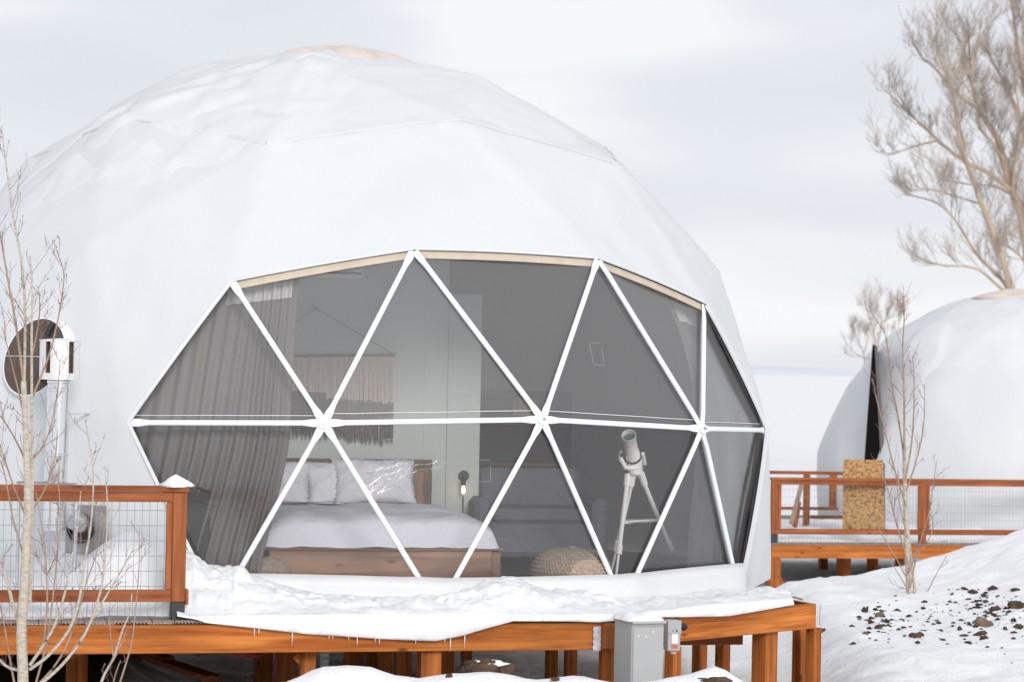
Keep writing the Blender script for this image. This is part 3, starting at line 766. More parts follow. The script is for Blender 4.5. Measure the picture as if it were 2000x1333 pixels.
# small wire rack behind the rail
rk = thing('wire_rack', 'flat galvanised wire rack behind the left railing under the chimney pipe', 'rack', tuple(at(88, 948, 17.86)))
a = at(32, 943, 17.86); b = at(145, 947, 17.86)
m = MB(); m.tube([a, b], .004, 5); m.tube([a+Vector((0,.12,0)), b+Vector((0,.12,0))], .004, 5); m.build('frame', 'wire', rk)
m = MB()
for i in range(27):
    c = lerp(a, b, i/26); m.tube([c+Vector((0,0,-.03)), c+Vector((0,0,.004)), c+Vector((0,.12,.004))], .002, 4)
o = m.build('tines', 'wire', rk); o['kind'] = 'stuff'
for q in (a, b):
    m = MB(); m.tube([q+Vector((0,.1,0)), Vector((q.x, q.y+.1, .0))], .012, 6); m.build('stand', 'galv', rk)

# ------------------------------------------------------------------ snow drifts on the deck
def dome_base(px, py, Y0=18.3):
    o_ = Vector((0,0,CZ)); return o_
# drift along the foot of the window: lofted from the skirt to the rim and hanging over it
sk_top = [p for p in []]
def drift():
    pxs = np.linspace(345, 1545, 470); rows = []
    K = 48
    for px in pxs:
        # back edge height (pixel row where drift meets the skirt)
        yb = interp(px, [345,372,385,400,440,480,530,575,640,760,880,930,960,985,1010,1040,1080,1150,1250,1350,1440,1500,1545], [1075,1078,1090,1104,1114,1130,1140,1150,1166,1172,1166,1150,1136,1130,1132,1146,1160,1166,1168,1164,1154,1150,1172])
        yf = interp(px, [345,385,400,600,750,850,900,950,1000,1100,1170,1260,1330,1420,1500,1545], [1204,1211,1217,1239,1249,1253,1243,1228,1214,1214,1216,1206,1206,1204,1190,1182])
        # front edge lies on the rim line
        if px < 1190: tq = px; dxy = None
        d = at(px, 1220, 1.0)-Vector((0,0,CZ)); dh = Vector((d.x, d.y))
        # intersect with rim polyline (plan)
        A_ = loc(-1.6, -.03, 0); B_ = loc(SA+.08, -.03, 0); C_ = PC+Vector((.03,-.03,0))
        def hit2(P, Q):
            e_ = Q-P; den = dh.x*e_.y-dh.y*e_.x; return (P.x*e_.y-P.y*e_.x)/den
        Yf = hit2(A_, B_) if px < 1195 else hit2(B_, C_)
        front = at(px, yf, 1.0)  # direction only
        Pf = Vector((dh.x*Yf, dh.y*Yf, 0))
        zf = at(px, yf, Pf.y).z
        # back: dome skirt at that pixel column
        o_ = Vector((0,0,CZ)); dd = (at(px, yb, 20)-o_).normalized(); best = None
        h = SKB.ray_cast(o_, dd)
        if h[0] is not None: Pb = h[0]
        else:
            h = BVH.ray_cast(o_, dd); Pb = h[0] if h[0] is not None else at(px, yb, Pf.y+1.0)
        Pb = Pb + Vector((0, .03, 0)); 
        if Pb.y < Pf.y+.15: Pb = at(px, yb, Pf.y+.15)
        row = []
        zr = max(zf, .012) if zf > -.03 else .016
        for k in range(K):
            u = k/(K-1)
            if u < .8:
                v = u/.8; p = lerp(Pb, Pf, v); prof = (1-v)**1.5*(.85)+.15*(1-v)
                z = lerp(zr+.02, Pb.z, prof)
                heap = sst(600, 420, px)*.11*math.sin(math.pi*min(1, v*1.05)) + .06*math.exp(-((px-995)/90)**2)*math.sin(math.pi*v)
                z += heap + .05*math.sin(math.pi*v**.8)*(1 if px < 1150 else .5)
                w_ = math.sin(math.pi*min(1, v))
                z += w_*(.05*fbm((p.x, p.y, 0), 2.6, 11, 4)+(.055*abs(nz((p.x, p.y, 0), 6, 12))+.03*abs(nz((p.x, p.y, 0), 14, 13)) - .02)*interp(px, [372, 620, 900, 1100, 1545], [1.5, .9, 1.0, .6, .3]))
                p = p - e2*(w_*.05*nz((p.x*5, z*14, p.y*5), 1, 44))
                row.append(Vector((p.x, p.y, z)))
            elif u < .92 :
                v = (u-.8)/.12; zz = lerp(zr+.02, zf, v*v)
                n_ = -e2 if px < 1195 else Vector((.74,-.67,0))
                row.append(Pf + n_*(.03*math.sin(v*math.pi/2)) + Vector((0,0,zz)) + n_*(.014*nz((px*.03, v, 0), 1, 2)+.008*nz((px*.1, v*2, 0), 1, 5)))
            else:
                v = (u-.92)/.08; n_ = -e2 if px < 1195 else Vector((.74,-.67,0))
                row.append(Pf + n_*(.03-.05*v) + Vector((0,0,zf+.004*v)))
        rows.append(row)
    m = MB(); m.grid(rows); return m
SKB = BVHTree.FromPolygons([Vector(v) for v in sk_mb.v], sk_mb.f)
dm = drift(); dro = dm.build('snow_drift', 'snow', None, smooth=True, fix=False); tag(dro, 'drift of snow along the foot of the bay window, sagging over the deck edge', None, kind='stuff')

# snow on the left part of the deck, banked up against the dome
def deck_snow():
    rows = []
    for s_ in np.linspace(-1.6, 1.45, 90):
        row = []
        for t_ in np.linspace(.09, 2.6, 60):
            p = loc(s_, t_, 0); rr = math.hypot(p.x-DC.x, p.y-DC.y)
            w_ = max(0, rr-DR*.97)
            z = .018 + .05*fbm((p.x, p.y, 0), 1.8, 14) + .10*math.exp(-w_/.5)
            z += .42*math.exp(-((s_-1.0)/.42)**2-((t_-1.05)/.55)**2) + .10*math.exp(-((s_+.3)/.5)**2-((t_-.7)/.35)**2)
            z *= sst(.07, .28, t_); z += .014*fbm((p.x, p.y, 0), 7, 15)
            hole = math.exp(-((s_-.92)/.30)**2-((t_-.27)/.16)**2); z -= .09*hole
            row.append(p+Vector((0,0,z)))
        rows.append(row)
    m = MB(); m.grid(rows); return m
o = deck_snow().build('deck_snow', 'snow', None, smooth=True, fix=False); tag(o, 'snow banked on the deck boards behind the left railing', None, kind='stuff')

# icicles under the sagging edge of the drift
for i, px in enumerate((497, 506, 571, 643, 650, 681, 698, 733, 741, 812, 869, 880, 908)):
    yb = interp(px, [400,600,750,850,900,950], [1217,1239,1249,1253,1243,1228]); d = at(px, yb, 1.0)-Vector((0,0,CZ))
    A_ = loc(-1.6, -.045, 0); B_ = loc(SA+.08, -.045, 0); e_ = B_-A_; Y = (A_.x*e_.y-A_.y*e_.x)/(d.x*e_.y-d.y*e_.x)
    p = at(px, yb-3, Y); ln = random.choice((.035, .05, .07, .10)); m = MB(); m.tube([p, p-Vector((0,0,ln*.5)), p-Vector((.002,0,ln))], [.0035, .0028, .0008], 5); o = m.build('icicle', 'ice', None, smooth=True)
    tag(o, 'thin icicle hanging from the snow over the front deck beam', 'icicle', 'icicles along the front beam')

# ------------------------------------------------------------------ interior
BA = R_(13); bd = Vector((math.sin(BA), -math.cos(BA), 0)); bc = Vector((math.cos(BA), math.sin(BA), 0)); BF = Vector((-.90, 18.72, 0))
RB3 = Matrix.Rotation(BA, 3, 'Z')
def bl(c, b_, z): return BF + bc*c - bd*b_ + Vector((0,0,z))     # c across, b_ from the foot towards the head
bed = thing('bed', 'low double bed with a wide brown wood frame inside the large dome', 'bed', tuple(bl(0, 1.05, 0)), BA)
def bbl(name, c, b_, z, sz, mt, parent, bev=.01):
    m = MB(); m.bbox(bl(c, b_, z), sz, bev, RB3); return m.build(name, mt, parent)
bbl('footboard', 0, .02, .19, (1.62, .04, .33), 'bed_wood', bed)
bbl('side_rail', -.79, 1.05, .19, (.04, 2.0, .33), 'bed_wood', bed); bbl('side_rail', .79, 1.05, .19, (.04, 2.0, .33), 'bed_wood', bed)
bbl('corner_panel', .845, .07, .185, (.07, .10, .33), 'bed_wood', bed)
bbl('frame_top', .02, .03, .365, (1.74, .10, .016), 'bed_wood', bed)
bbl('mattress', 0, 1.05, .44, (1.6, 1.98, .14), 'sheet_grey', bed, .03)
hb = bbl('headboard', -.02, 2.10, .62, (1.58, .05, .62), 'headboard_wood', bed)
bbl('panel', .50, 2.07, .66, (.40, .02, .34), 'head_panel', hb); bbl('panel', -.5, 2.07, .66, (.40, .02, .34), 'head_panel', hb)
# duvet
def cushion(cfun, name, mt, label, cat, nu=40, nv=40):
    rows = []
    for i in range(nu+1): rows.append([cfun(i/nu*2-1, j/nv*2-1, 1) for j in range(nv+1)])
    rows2 = []
    for i in range(nu+1): rows2.append([cfun(i/nu*2-1, j/nv*2-1, -1) for j in range(nv+1)])
    m = MB(); m.grid(rows); m.grid(rows2[::-1]); o = m.build(name, mt, None, smooth=True); return tag(o, label, cat)
def duv(u, v, sgn):
    x = u*.86; b_ = .76+v*.80
    e_ = max(0, 1-abs(u)**8)*max(0, 1-abs(v)**8); e_ = e_**.30
    zz = .615+.025*fbm((x*2, b_*2, 0), 1, 3) - .06*(abs(u)**6) - .02*(max(0, -v)**6)
    lo_ = lerp(.50, .378, sst(.2, -.9, v)); z = lerp(lo_, zz, e_) if sgn > 0 else lo_-.003
    if sgn > 0: z += .012*nz((x*7, b_*5, 0), 1, 9)
    return bl(x, b_, z)
cushion(duv, 'duvet', 'linen', 'puffy white duvet spread over the foot of the bed', 'duvet')
def thr(u, v, sgn):
    x = u*.84; b_ = 1.60+v*.12; z = .605+.02*nz((x*5, b_*5, 0), 1, 2)-.05*abs(u)**6 if sgn > 0 else .48
    return bl(x, b_, z)
cushion(thr, 'throw_blanket', 'throw', 'dark patterned throw blanket folded across the bed behind the duvet', 'blanket', 40, 8)
def sht(u, v, sgn):
    x = u*.81; b_ = 1.88+v*.19; z = .585+.015*nz((x*5, b_*5, 0), 1, 4)-.05*abs(u)**6 if sgn > 0 else .48
    return bl(x, b_, z)
cushion(sht, 'top_sheet', 'pillow_white', 'white sheet at the head of the bed under the pillows', 'sheet', 30, 8)
def pillow(c, b_, z, w, h, lean, label, rz=0, seed=0):
    cen = bl(c, b_, z); R3 = RB3 @ Matrix.Rotation(rz, 3, 'Z') @ Matrix.Rotation(lean, 3, 'X')
    def fn(u, v, s_):
        su, sv = u, v
        k = (max(0, 1-u**4)*max(0, 1-v**4))**.5
        pin = 1-.10*(1-abs(v)**2)*0 
        x = su*w/2*(1-.07*(1-abs(v)**1.5)*abs(u)**3); y = sv*h/2*(1-.08*(1-abs(u)**1.5)*abs(v)**3)
        t_ = s_*.085*k*(1+.18*nz((u*2, v*2, s_), 1.3, seed)) + .012*nz((u*5, v*5, s_), 1, seed+2)*k
        edge = max(abs(u), abs(v)); fr_ = .012*math.sin(14*(u+v)*3)*sst(.86, 1, edge)
        return cen + R3 @ Vector((x+fr_, y+fr_, t_))
    return cushion(fn, 'pillow', 'pillow_white', label, 'pillow', 34, 26)
pillow(.27, 1.90, .755, .66, .40, R_(62), 'white ruffled pillow leaning on the headboard, nearest the glowing bulb', 0, 1)
pillow(-.02, 1.97, .73, .52, .38, R_(66), 'white ruffled pillow tucked behind the other at the middle of the bed', R_(10), 2)
pillow(-.56, 1.88, .735, .62, .40, R_(58), 'white pillow on the bed half hidden by the left curtain', R_(-8), 3)

# partition wall (sage)
W0 = Vector((-1.40, 20.98, 0))
def wl(s_, d, z): return W0 + bc*s_ - bd*d + Vector((0,0,z))
part = thing('partition_wall', 'sage green partition wall with a stepped top behind the bed', 'wall', tuple(wl(0,0,0)), BA)
m = MB(); m.bbox(wl(-.42, .06, 1.475), (2.66, .10, 2.91), .004, RB3); m.build('tall_panel', 'sage', part)
m = MB(); m.bbox(wl(.91+.14, .062, 1.145), (.275, .10, 2.25), .004, RB3); m.build('short_panel', 'sage', part)
m = MB(); m.bbox(wl(1.12, 1.0, 1.145), (.10, 1.75, 2.25), .004, RB3); m.build('side_panel', 'sage', part)
for s_ in (.25, .72):
    m = MB(); m.bbox(wl(s_, .0085, 1.475), (.006, .004, 2.9), .001, RB3); m.build('batten', 'sage', part)
acu = thing('air_conditioner', 'pale wall-mounted air conditioner near the top of the sage wall', 'air conditioner', tuple(wl(-.25, -.1, 2.5)), BA)
m = MB(); m.bbox(wl(-.25, -.10, 2.50), (.86, .20, .27), .03, RB3); m.build('casing', 'ac_white', acu)
m = MB(); m.bbox(wl(-.25, -.20, 2.405), (.80, .02, .014), .003, RB3); m.build('louver', 'black_metal', acu)
# fringed wall hanging
def wallpt(px, py, off=-.012):
    o_ = Vector((0,0,CZ)); d = at(px, py, 20)-o_; n = -bd; P0 = wl(0, off, 0); tq = (P0-o_).dot(n)/d.dot(n); return o_+d*tq
hang = thing('wall_hanging', 'fringed tan and brown woven wall hanging above the bed', 'wall hanging', tuple(wallpt(680, 700)), BA)
a = wallpt(478, 697, -.03); b = wallpt(772, 694, -.03); m = MB(); m.tube([a, b], .011, 8); m.build('rod', 'headboard_wood', hang)
nail = wallpt(617, 603, -.02); m = MB(); m.tube([a, nail, b], .003, 5); m.build('cord', 'fringe_low', hang)
m = MB(); m.lathe([(0,.02),(.012,.02),(.012,0)], nail, 8, bd); m.build('hook', 'black_metal', hang)
mt_, mlow = MB(), MB()
N = 110
for i in range(N):
    u = i/(N-1); px = lerp(482, 766, u); sw = lerp(775, 790, abs(u-.35)*1.3)+random.uniform(-3, 3)
    if u < .55: sw = 758+18*u
    bt = lerp(845, 868, u)+random.uniform(-6, 7)
    off = -.022-random.random()*.012
    p0, p1, p2 = wallpt(px, 697, off), wallpt(px+random.uniform(-1,1), sw, off), wallpt(px+random.uniform(-1.5,1.5), bt, off)
    mt_.tube([p0, p1], .0062, 5, cap=False); mlow.tube([p1, lerp(p1, p2, .8), p2], [.0066, .0066, .002], 5, cap=False)
o = mt_.build('upper_strands', 'fringe_top', hang); o['kind'] = 'stuff'; o = mlow.build('lower_fringe', 'fringe_low', hang); o['kind'] = 'stuff'
# bulb sconce
bp_ = wallpt(905, 958, -.09); sc_ = thing('wall_lamp', 'bare glowing bulb on a dark cord beside the bed', 'lamp', tuple(bp_))
m = MB(); m.lathe([(0,-.03),(.010,-.026),(.016,-.01),(.015,.008),(.010,.026),(.009,.04)], bp_, 16); m.build('bulb', 'bulb', sc_, smooth=True)
m = MB(); m.lathe([(.015,.036),(.019,.045),(.018,.085),(.007,.10)], bp_, 14); m.build('socket', 'black_metal', sc_)
m = MB(); q = wallpt(906, 930, -.01); m.tube([bp_+Vector((0,0,.09)), q], .006, 6); m.tube([wallpt(905, 968, -.015), wallpt(904, 1010, -.015)], .004, 5); m.build('cord', 'black_metal', sc_)
m = MB(); m.lathe([(0,.02),(.04,.02),(.045,0)], wallpt(906, 930, 0), 16, bd); m.build('wall_plate', 'black_metal', sc_)
# sofa in the shade behind
sfp = at(1045, 1080, 21.3); sof = thing('sofa', 'grey sofa in the dim interior to the right of the bed', 'sofa', (sfp.x, sfp.y, 0), R_(10))
def sb(name, c, size, bev=.04, mt='sofa'):
    m = MB(); R3 = Matrix.Rotation(R_(10), 3, 'Z'); m.bbox(Vector((sfp.x, sfp.y, 0))+R3 @ Vector(c), size, bev, R3); m.build(name, mt, sof)
sb('seat', (0, .1, .30), (.86, .75, .28)); sb('backrest', (0, .45, .60), (.86, .2, .5)); sb('arm', (-.48, .1, .36), (.14, .8, .55)); sb('arm', (.48, .1, .36), (.14, .8, .55)); sb('seat_cushion', (0, .05, .49), (.8, .68, .12), .05)
for x in (-.45, .45):
    for y in (-.2, .42): sb('foot', (x, y, .06), (.06, .06, .12), .005, 'black_metal')
# dark block standing in for the bathroom doorway, dark flat quad by the curtain
cb = at(1010, 1000, 22.6); kb = thing('dark_doorway', 'dark block with ledges standing in for a doorway at the back of the dome behind the sofa', 'cabinet', (cb.x, cb.y, 0))
m = MB(); m.bbox((cb.x, cb.y, .75), (.9, .4, 1.46), .01); m.build('dark_block', 'dark_fabric', kb)
for z in (.45, .85, 1.2):
    m = MB(); m.bbox((cb.x, cb.y-.21, z), (.86, .03, .03), .004); m.build('ledge', 'headboard_wood', kb)
m = MB(); m.bbox((cb.x+.05, cb.y-.22, 1.34), (.22, .1, .16), .01); m.build('wood_box', 'head_panel', kb)

# curtains
def curtain(name, label, azs, ztop, rad, x_gather, n_fold, seed, head_az, amp=.028, dens=None):
    """azs: azimuth range round the dome (0 = towards camera, positive = right, degrees); hangs from the frame to the floor"""
    t_ = thing(name, label, 'curtain', (DC.x+math.sin(R_(sum(azs)/2))*rad, DC.y-math.cos(R_(sum(azs)/2))*rad, 0))
    nu, nv = 640, 34; rows = []; L_ = R_(abs(azs[1]-azs[0]))*rad
    for j in range(nv+1):
        v = j/nv; row = []
        for i in range(nu+1):
            u = i/nu; az = lerp(azs[0], azs[1], u)
            zt_ = ztop(u); z = lerp(zt_, .02, v)
            az += x_gather(u, v)
            ug = u if dens is None else dens(u)
            ph = 2*math.pi*n_fold*ug + 2.6*nz((ug*9, v*.8, 0), 1.0, seed) + .8*nz((ug*21, v*.5, 0), 1, seed+6)
            a_ = amp*(.25+1.5*abs(nz((ug*13, v*.6, 0), 1, seed+1)))*(.8+.5*v)
            r = rad + a_*math.sin(ph) + .035*fbm((u*6, v*1.6, 0), 1, seed+2)
            # keep inside the frame: it leans in above mid height
            zr = z-DC.z; lim = math.sqrt(max(.1, (DR*.965)**2-max(0, zr)**2))*.968
            r = min(r, lim+a_*(.7*math.sin(ph)-.3))
            az_ = R_(az)
            row.append(Vector((DC.x+math.sin(az_)*r, DC.y-math.cos(az_)*r, z)))
        rows.append(row)
    m = MB(); m.grid(rows); m.build('cloth', 'curtain', t_, smooth=True)
    # white pleat tape along the heading
    lo, hi = [int(x*nu) for x in head_az]
    hr = []
    for k in range(5):
        hr.append([lerp(rows[0][i], rows[2][i], k/4) + (Vector((rows[0][i].x-DC.x, rows[0][i].y-DC.y, 0)).normalized())*.012 for i in range(lo, hi)])
    m = MB(); m.grid(hr); m.build('heading_tape', 'curtain_head', t_, smooth=True)
    hk = MB()
    for i in range(lo, hi, max(2, (hi-lo)//12)):
        p = rows[0][i]; m = MB(); m.tube([p+Vector((0,0,.055)), p+Vector((0,0,-.01))], .004, 5); m.build('hook', 'steel', t_)
    return t_
CAMLEFT = (-75, -20.5)
curtain('curtain', 'long dark grey curtain drawn to the left side of the bay window', (-95, -1.2), lambda u: interp(u, [0, .90, 1], [2.12, 2.21, 2.285]), 3.41, lambda u, v: -3.4*sst(.45, 1, v)*u*u-5*sst(0, 1, v)*u*u*(1-u)*4, 22, 3, (.90, .995), .052, lambda u: .25*u+.75*u**5)
curtain('curtain', 'dark grey curtain gathered at the right side of the bay window', (60, 112), lambda u: interp(u, [0, .25, 1], [2.21, 2.09, 2.0]), 3.42, lambda u, v: -5*sst(.1, .9, v)*(1-u)**2, 20, 5, (.01, .3), .042)
dp = at(390, 1030, 18.18); dpn = thing('dark_quad', 'dark flat quad inside the bay window beside the left railing post', 'panel', (dp.x, dp.y, 0))
m = MB(); m.prism([at(352, 940, 18.17), at(409, 961, 18.19), at(404, 1160, 18.19), at(352, 1160, 18.17)], (.005, .02, 0)); m.build('board', 'dark_fabric', dpn)  # plain dark quad close behind the pane, object unidentified
m = MB(); m.tube([at(352, 940, 18.16), at(409, 961, 18.18)], .008, 6); m.build('top_edge', 'black_metal', dpn)

# knitted poufs
def pouf(px, py, Y, r, h, label, seed):
    c = at(px, py, Y); c.z = .02
    t_ = thing('pouf', label, 'pouf', tuple(c)); rows = 17; pr_ = []
    per = 5
    for i in range(rows*per+1):
        u = i/(rows*per); a = lerp(-.42*math.pi, .5*math.pi, u)
        rr = r*(math.cos(a)**.62 if math.cos(a) > 0 else 0); zz = h*.5+h*.5*math.sin(a)
        k = 1+.030*abs(math.sin(math.pi*u*rows))
        pr_.append((max(rr*k, .0005), zz+.006*abs(math.sin(math.pi*u*rows))))
    ns = 132
    m = MB(); m.lathe(pr_, c, ns*2, mod=lambda i, j, t2: 1+.022*math.cos(ns*.5*t2+((i//per) % 2)*math.pi)*(1 if i < rows*per*.93 else 0))
    m.build('knitted_cover', 'knit', t_, smooth=True)
    m = MB(); m.lathe([(.03,0),(.028,.012),(0,.016)], c+Vector((0,0,h)), 14); m.build('centre_knot', 'knit', t_, smooth=True)
pouf(1115, 1150, 18.85, .285, .37, 'round tan knitted pouf on the floor below the telescope', 1)
pouf(523, 1150, 18.32, .16, .29, 'small tan knitted pouf peeking out by the left curtain', 2)

# telescope
ty = 19.45
tel = thing('telescope', 'white telescope on a tripod standing inside the bay window', 'telescope', (at(1240,1100,ty).x, ty, 0))
ax0 = at(1229, 856, ty-.16); ax1 = at(1242, 925, ty+.16); ta = (ax0-ax1).normalized()
m = MB(); Lt = (ax0-ax1).length
m.lathe([(.0,0),(.048,.0),(.060,.04),(.062,Lt*.45),(.056,Lt*.47),(.056,Lt*.62),(.050,Lt*.64),(.050,Lt*1.0),(.054,Lt*1.0),(.054,Lt*1.08),(.049,Lt*1.08),(.047,Lt*.98),(0,Lt*.97)], ax1, 28, ta); sharp(m.build('tube', 'scope_white', tel), 40)
m = MB(); m.lathe([(.046,0),(0,.004)], ax1+ta*Lt*.985, 24, ta); m.build('objective_lens', 'lens', tel)
m = MB(); hb_ = at(1238, 920, ty); m.tube([at(1214, 880, ty), at(1212, 897, ty), at(1222, 914, ty-.0), at(1250, 917, ty)], [.018, .02, .02, .018], 10); m.build('fork_mount', 'scope_white', tel, smooth=True)
m = MB(); m.lathe([(.04,0),(.05,.01),(.05,.04),(.035,.05)], at(1240, 929, ty), 18); sharp(m.build('tripod_head', 'scope_white', tel))
legs = [((1226, 932), (1203, 1128), ty-.25), ((1252, 930), (1322, 1100), ty+.45), ((1236, 932), (1196, 1108), ty+.30)]
mids = []
for (a, b, yb) in legs:
    A = at(a[0], a[1], ty); B = atz(b[0], b[1], .02) if False else at(b[0], b[1], yb); Bf = lerp(A, B, (A.z-.03)/(A.z-B.z))
    M_ = lerp(A, Bf, .62)
    m = MB(); m.tube([A, M_], .017, 10); leg = m.build('leg', 'scope_white', tel)
    m = MB(); m.tube([M_, Bf], .010, 8); m.build('lower_leg', 'scope_white', leg)
    m = MB(); m.tube([lerp(A, Bf, .58), lerp(A, Bf, .66)], .024, 10); m.build('clamp', 'scope_white', leg)
    m = MB(); m.tube([A+Vector((0,0,.02)), lerp(A, Bf, .08)], .026, 10); m.build('hinge', 'scope_white', leg)
    mids.append(lerp(A, Bf, .40))
for i in range(3):
    c = (mids[0]+mids[1]+mids[2])/3; m = MB(); m.beam(c, mids[i], .03, .008); m.build('spreader_arm', 'scope_white', tel)
m = MB(); m.prism([mids[0]+Vector((0,0,.006)), mids[1]+Vector((0,0,.006)), mids[2]+Vector((0,0,.006))], (0,0,.012)); m.build('tray', 'scope_white', tel)
for q_, r_ in ((.30, .016), (.52, .012)):
    m = MB(); c_ = ax1+ta*Lt*q_; m.lathe([(0,.03),(r_,.03),(r_,0)], c_+Vector((-.06,-.02,0)), 12, (-1,-.3,0)); m.build('knob', 'black_metal', tel)
m = MB(); m.lathe([(.064,-.008),(.065,.008)], ax1+ta*Lt*.46, 24, ta); m.build('band', 'black_metal', tel)
m = MB(); m.tube([ax1+ta*Lt*.2+Vector((.075,-.02,.02)), ax1+ta*Lt*.5+Vector((.075,-.02,.02))], .014, 10); m.build('finder', 'scope_white', tel)

# ------------------------------------------------------------------ electrical cabinet and switch
EY = 17.32; EA = R_(24)
c0 = at(1250, 1270, EY); ztop = at(1250, 1214, EY).z
eb = thing('electrical_cabinet', 'tall grey metal electrical cabinet at the bend of the deck', 'cabinet', (c0.x, c0.y, -1.0), EA)
Re = Matrix.Rotation(EA, 3, 'Z')
def el(x, y, z): return Vector((c0.x, c0.y, 0))+Re @ Vector((x, y, 0))+Vector((0,0,z))
m = MB(); m.bbox(el(0, .02, (ztop-1.05)/2), (.235, .26, ztop+1.05), .006, Re); m.build('casing', 'box_grey', eb)
m = MB(); m.bbox(el(0, -.116, (ztop-1.05)/2-.01), (.222, .014, ztop+1.02), .005, Re); m.build('door', 'box_grey', eb)
m = MB(); m.bbox(el(0, .01, ztop+.004), (.25, .30, .018), .005, Re); m.build('lid', 'box_grey', eb)
for x, z in ((-.075, -.085), (-.02, -.09), (.03, -.06)):
    m = MB(); m.lathe([(.010,.001),(.006,.003),(0,.003)], el(x, -.123, ztop+z), 8, Re @ Vector((0,-1,0))); m.build('rust_spot', 'tan_canvas', eb)
o = MB(); rows = []
for i in range(15):
    row = []
    for j in range(11):
        u, v = i/7-1, j/5-1; k = (1-u**4)*(1-v**4); row.append(el(u*.135-.01, v*.15+.02, ztop+.012+.05*max(0, k)**.6*(1+.5*nz((u*2, v*2, 0), 1, 3))))
    rows.append(row)
o.grid(rows); tag(o.build('snow_cap', 'snow', None, smooth=True), 'cap of snow on the grey electrical cabinet', None, kind='stuff')
sw_c = at(1315, 1242, 17.62); sw = thing('switch_box', 'small grey switch box with a white and red label beside the electrical cabinet', 'switch box', tuple(sw_c), R_(30))
Rs = Matrix.Rotation(R_(14), 3, 'Z')
def sl(x, y, z): return sw_c + Rs @ Vector((x, y, 0)) + Vector((0,0,z))
m = MB(); m.bbox(sl(0, .03, 0), (.088, .10, .205), .005, Rs); m.build('casing', 'box_grey', sw)
m = MB(); m.bbox(sl(0, -.023, .06), (.095, .012, .09), .003, Rs); m.build('hood', 'box_grey', sw)
m = MB(); m.bbox(sl(.004, -.0225, -.01), (.044, .004, .085), .001, Rs); lab = m.build('label_plate', 'box_label', sw)
for k in range(3):
    m = MB(); m.bbox(sl(.004, -.0225, -.062-.009*k), (.044, .004, .007), .001, Rs); m.build('red_stripe', 'label_red', lab)
for x in (-.012, .012, .018):
    m = MB(); m.bbox(sl(x, -.0300, .035), (.004, .003, .014), .0005, Rs); m.build('marking', 'black_metal', sw)
m = MB(); m.lathe([(0,-.02),(.02,-.02),(.024,0)], sl(.01, .03, -.105), 12); m.build('conduit_hub', 'tan_strip', sw)

# red cord coil under the deck
c = at(472, 1262, 18.0); m = MB()
for k in range(5):
    rx, rz = .10+.012*k, .065+.006*k; m.tube([c+Vector((rx*math.cos(t_)+.01*k, .012*k, rz*math.sin(t_))) for t_ in np.linspace(0, 2*math.pi, 29)], .005, 6)
tag(m.build('cable_coil', 'cord_red', None, smooth=True), 'coil of red cable hanging under the front deck beam', 'cable')
# loose timber under the deck, corrugated pipe
a, b = at(270, 1276, 20.2), at(418, 1326, 19.2); m = MB(); m.beam(a, b, .14, .04); m.beam(a+Vector((0,.02,.03)), lerp(a, b, .4)+Vector((0,.02,.03)), .12, .03)
tag(m.build('loose_plank', 'rail_x', None), 'loose plank slanting down through the shade under the deck', 'plank')
c = at(633, 1330, 18.0); m = MB(); prof = []
for i in range(40): prof.append((.028+.006*(i % 2), -.35+i*.02))
m.lathe(prof, (c.x, c.y, -.62), 14); tag(m.build('corrugated_pipe', 'galv', None), 'ribbed pale pipe rising to the deck beside the brace', 'pipe')
# bits on the snow at the corner
c = at(1533, 1173, 19.45); o = lump(c, (.05, .04, .03), 'dirt_clod', 'clod', 40, .3); tag(o, 'brown clod lying on the snow at the corner of the near deck', 'clod')
m = MB(); m.beam(at(1548, 1166, 19.5), at(1568, 1172, 19.45), .02, .012); tag(m.build('wood_offcut', 'twig_tan', None), 'thin wood offcut on the snow at the corner of the near deck', 'offcut')
c = at(262, 1205, 17.35); m = MB(); random.seed(3)
for k in range(14):
    d = Vector((random.uniform(-1,1), random.uniform(-.5,.5), random.uniform(.2,1))).normalized()*random.uniform(.03,.09); p = c+Vector((random.uniform(-.12,.12), random.uniform(-.06,.06), -.02)); m.tube([p, p+d*.6, p+d+Vector((0,0,-.01))], [.006,.004,.001], 5)
tag(m.build('dead_weed', 'twig_dark', None), 'dark dead weed poking out of the snow beside the left railing post', 'weed')

# ------------------------------------------------------------------ far deck, railing, board, dome
DY = 35.4
A2 = atz(1507, 1061, -.63); B2 = at(2080, 1064, 36.35); B2.z = -.63
zd = -.63
A2 = Vector((A2.x, A2.y, zd)); f1_ = (B2-A2).normalized(); f2_ = Vector((-f1_.y, f1_.x, 0)); FA = math.atan2(f1_.y, f1_.x)
def fl_(s_, t_, z): return A2 + f1_*s_ + f2_*t_ + Vector((0,0,z))
dk2 = thing('timber_deck', 'smaller looking timber deck in the background at the right', 'deck', tuple(fl_(0,0,0)), FA)
def p2(name, a, b, w, h, mt, par, **k):
    m = MB(); m.beam(fl_(*a), fl_(*b), w, h, **k); return m.build(name, mt, par)
p2('rim_beam', (0,0,-.115), (8.2,0,-.115), .04, .185, 'wood_x', dk2)
p2('rim_beam', (.02,.03,-.115), (.02,6.5,-.115), .04, .18, 'wood_y', dk2)
s_ = -.005
while s_ < 8.0:
    m = MB(); R3 = Matrix.Rotation(FA, 3, 'Z'); m.bbox(fl_(s_+.07, 3.24, -.011), (.139, 6.54, .022), .003, R3); m.build('deck_board', 'composite', dk2); s_ += .145
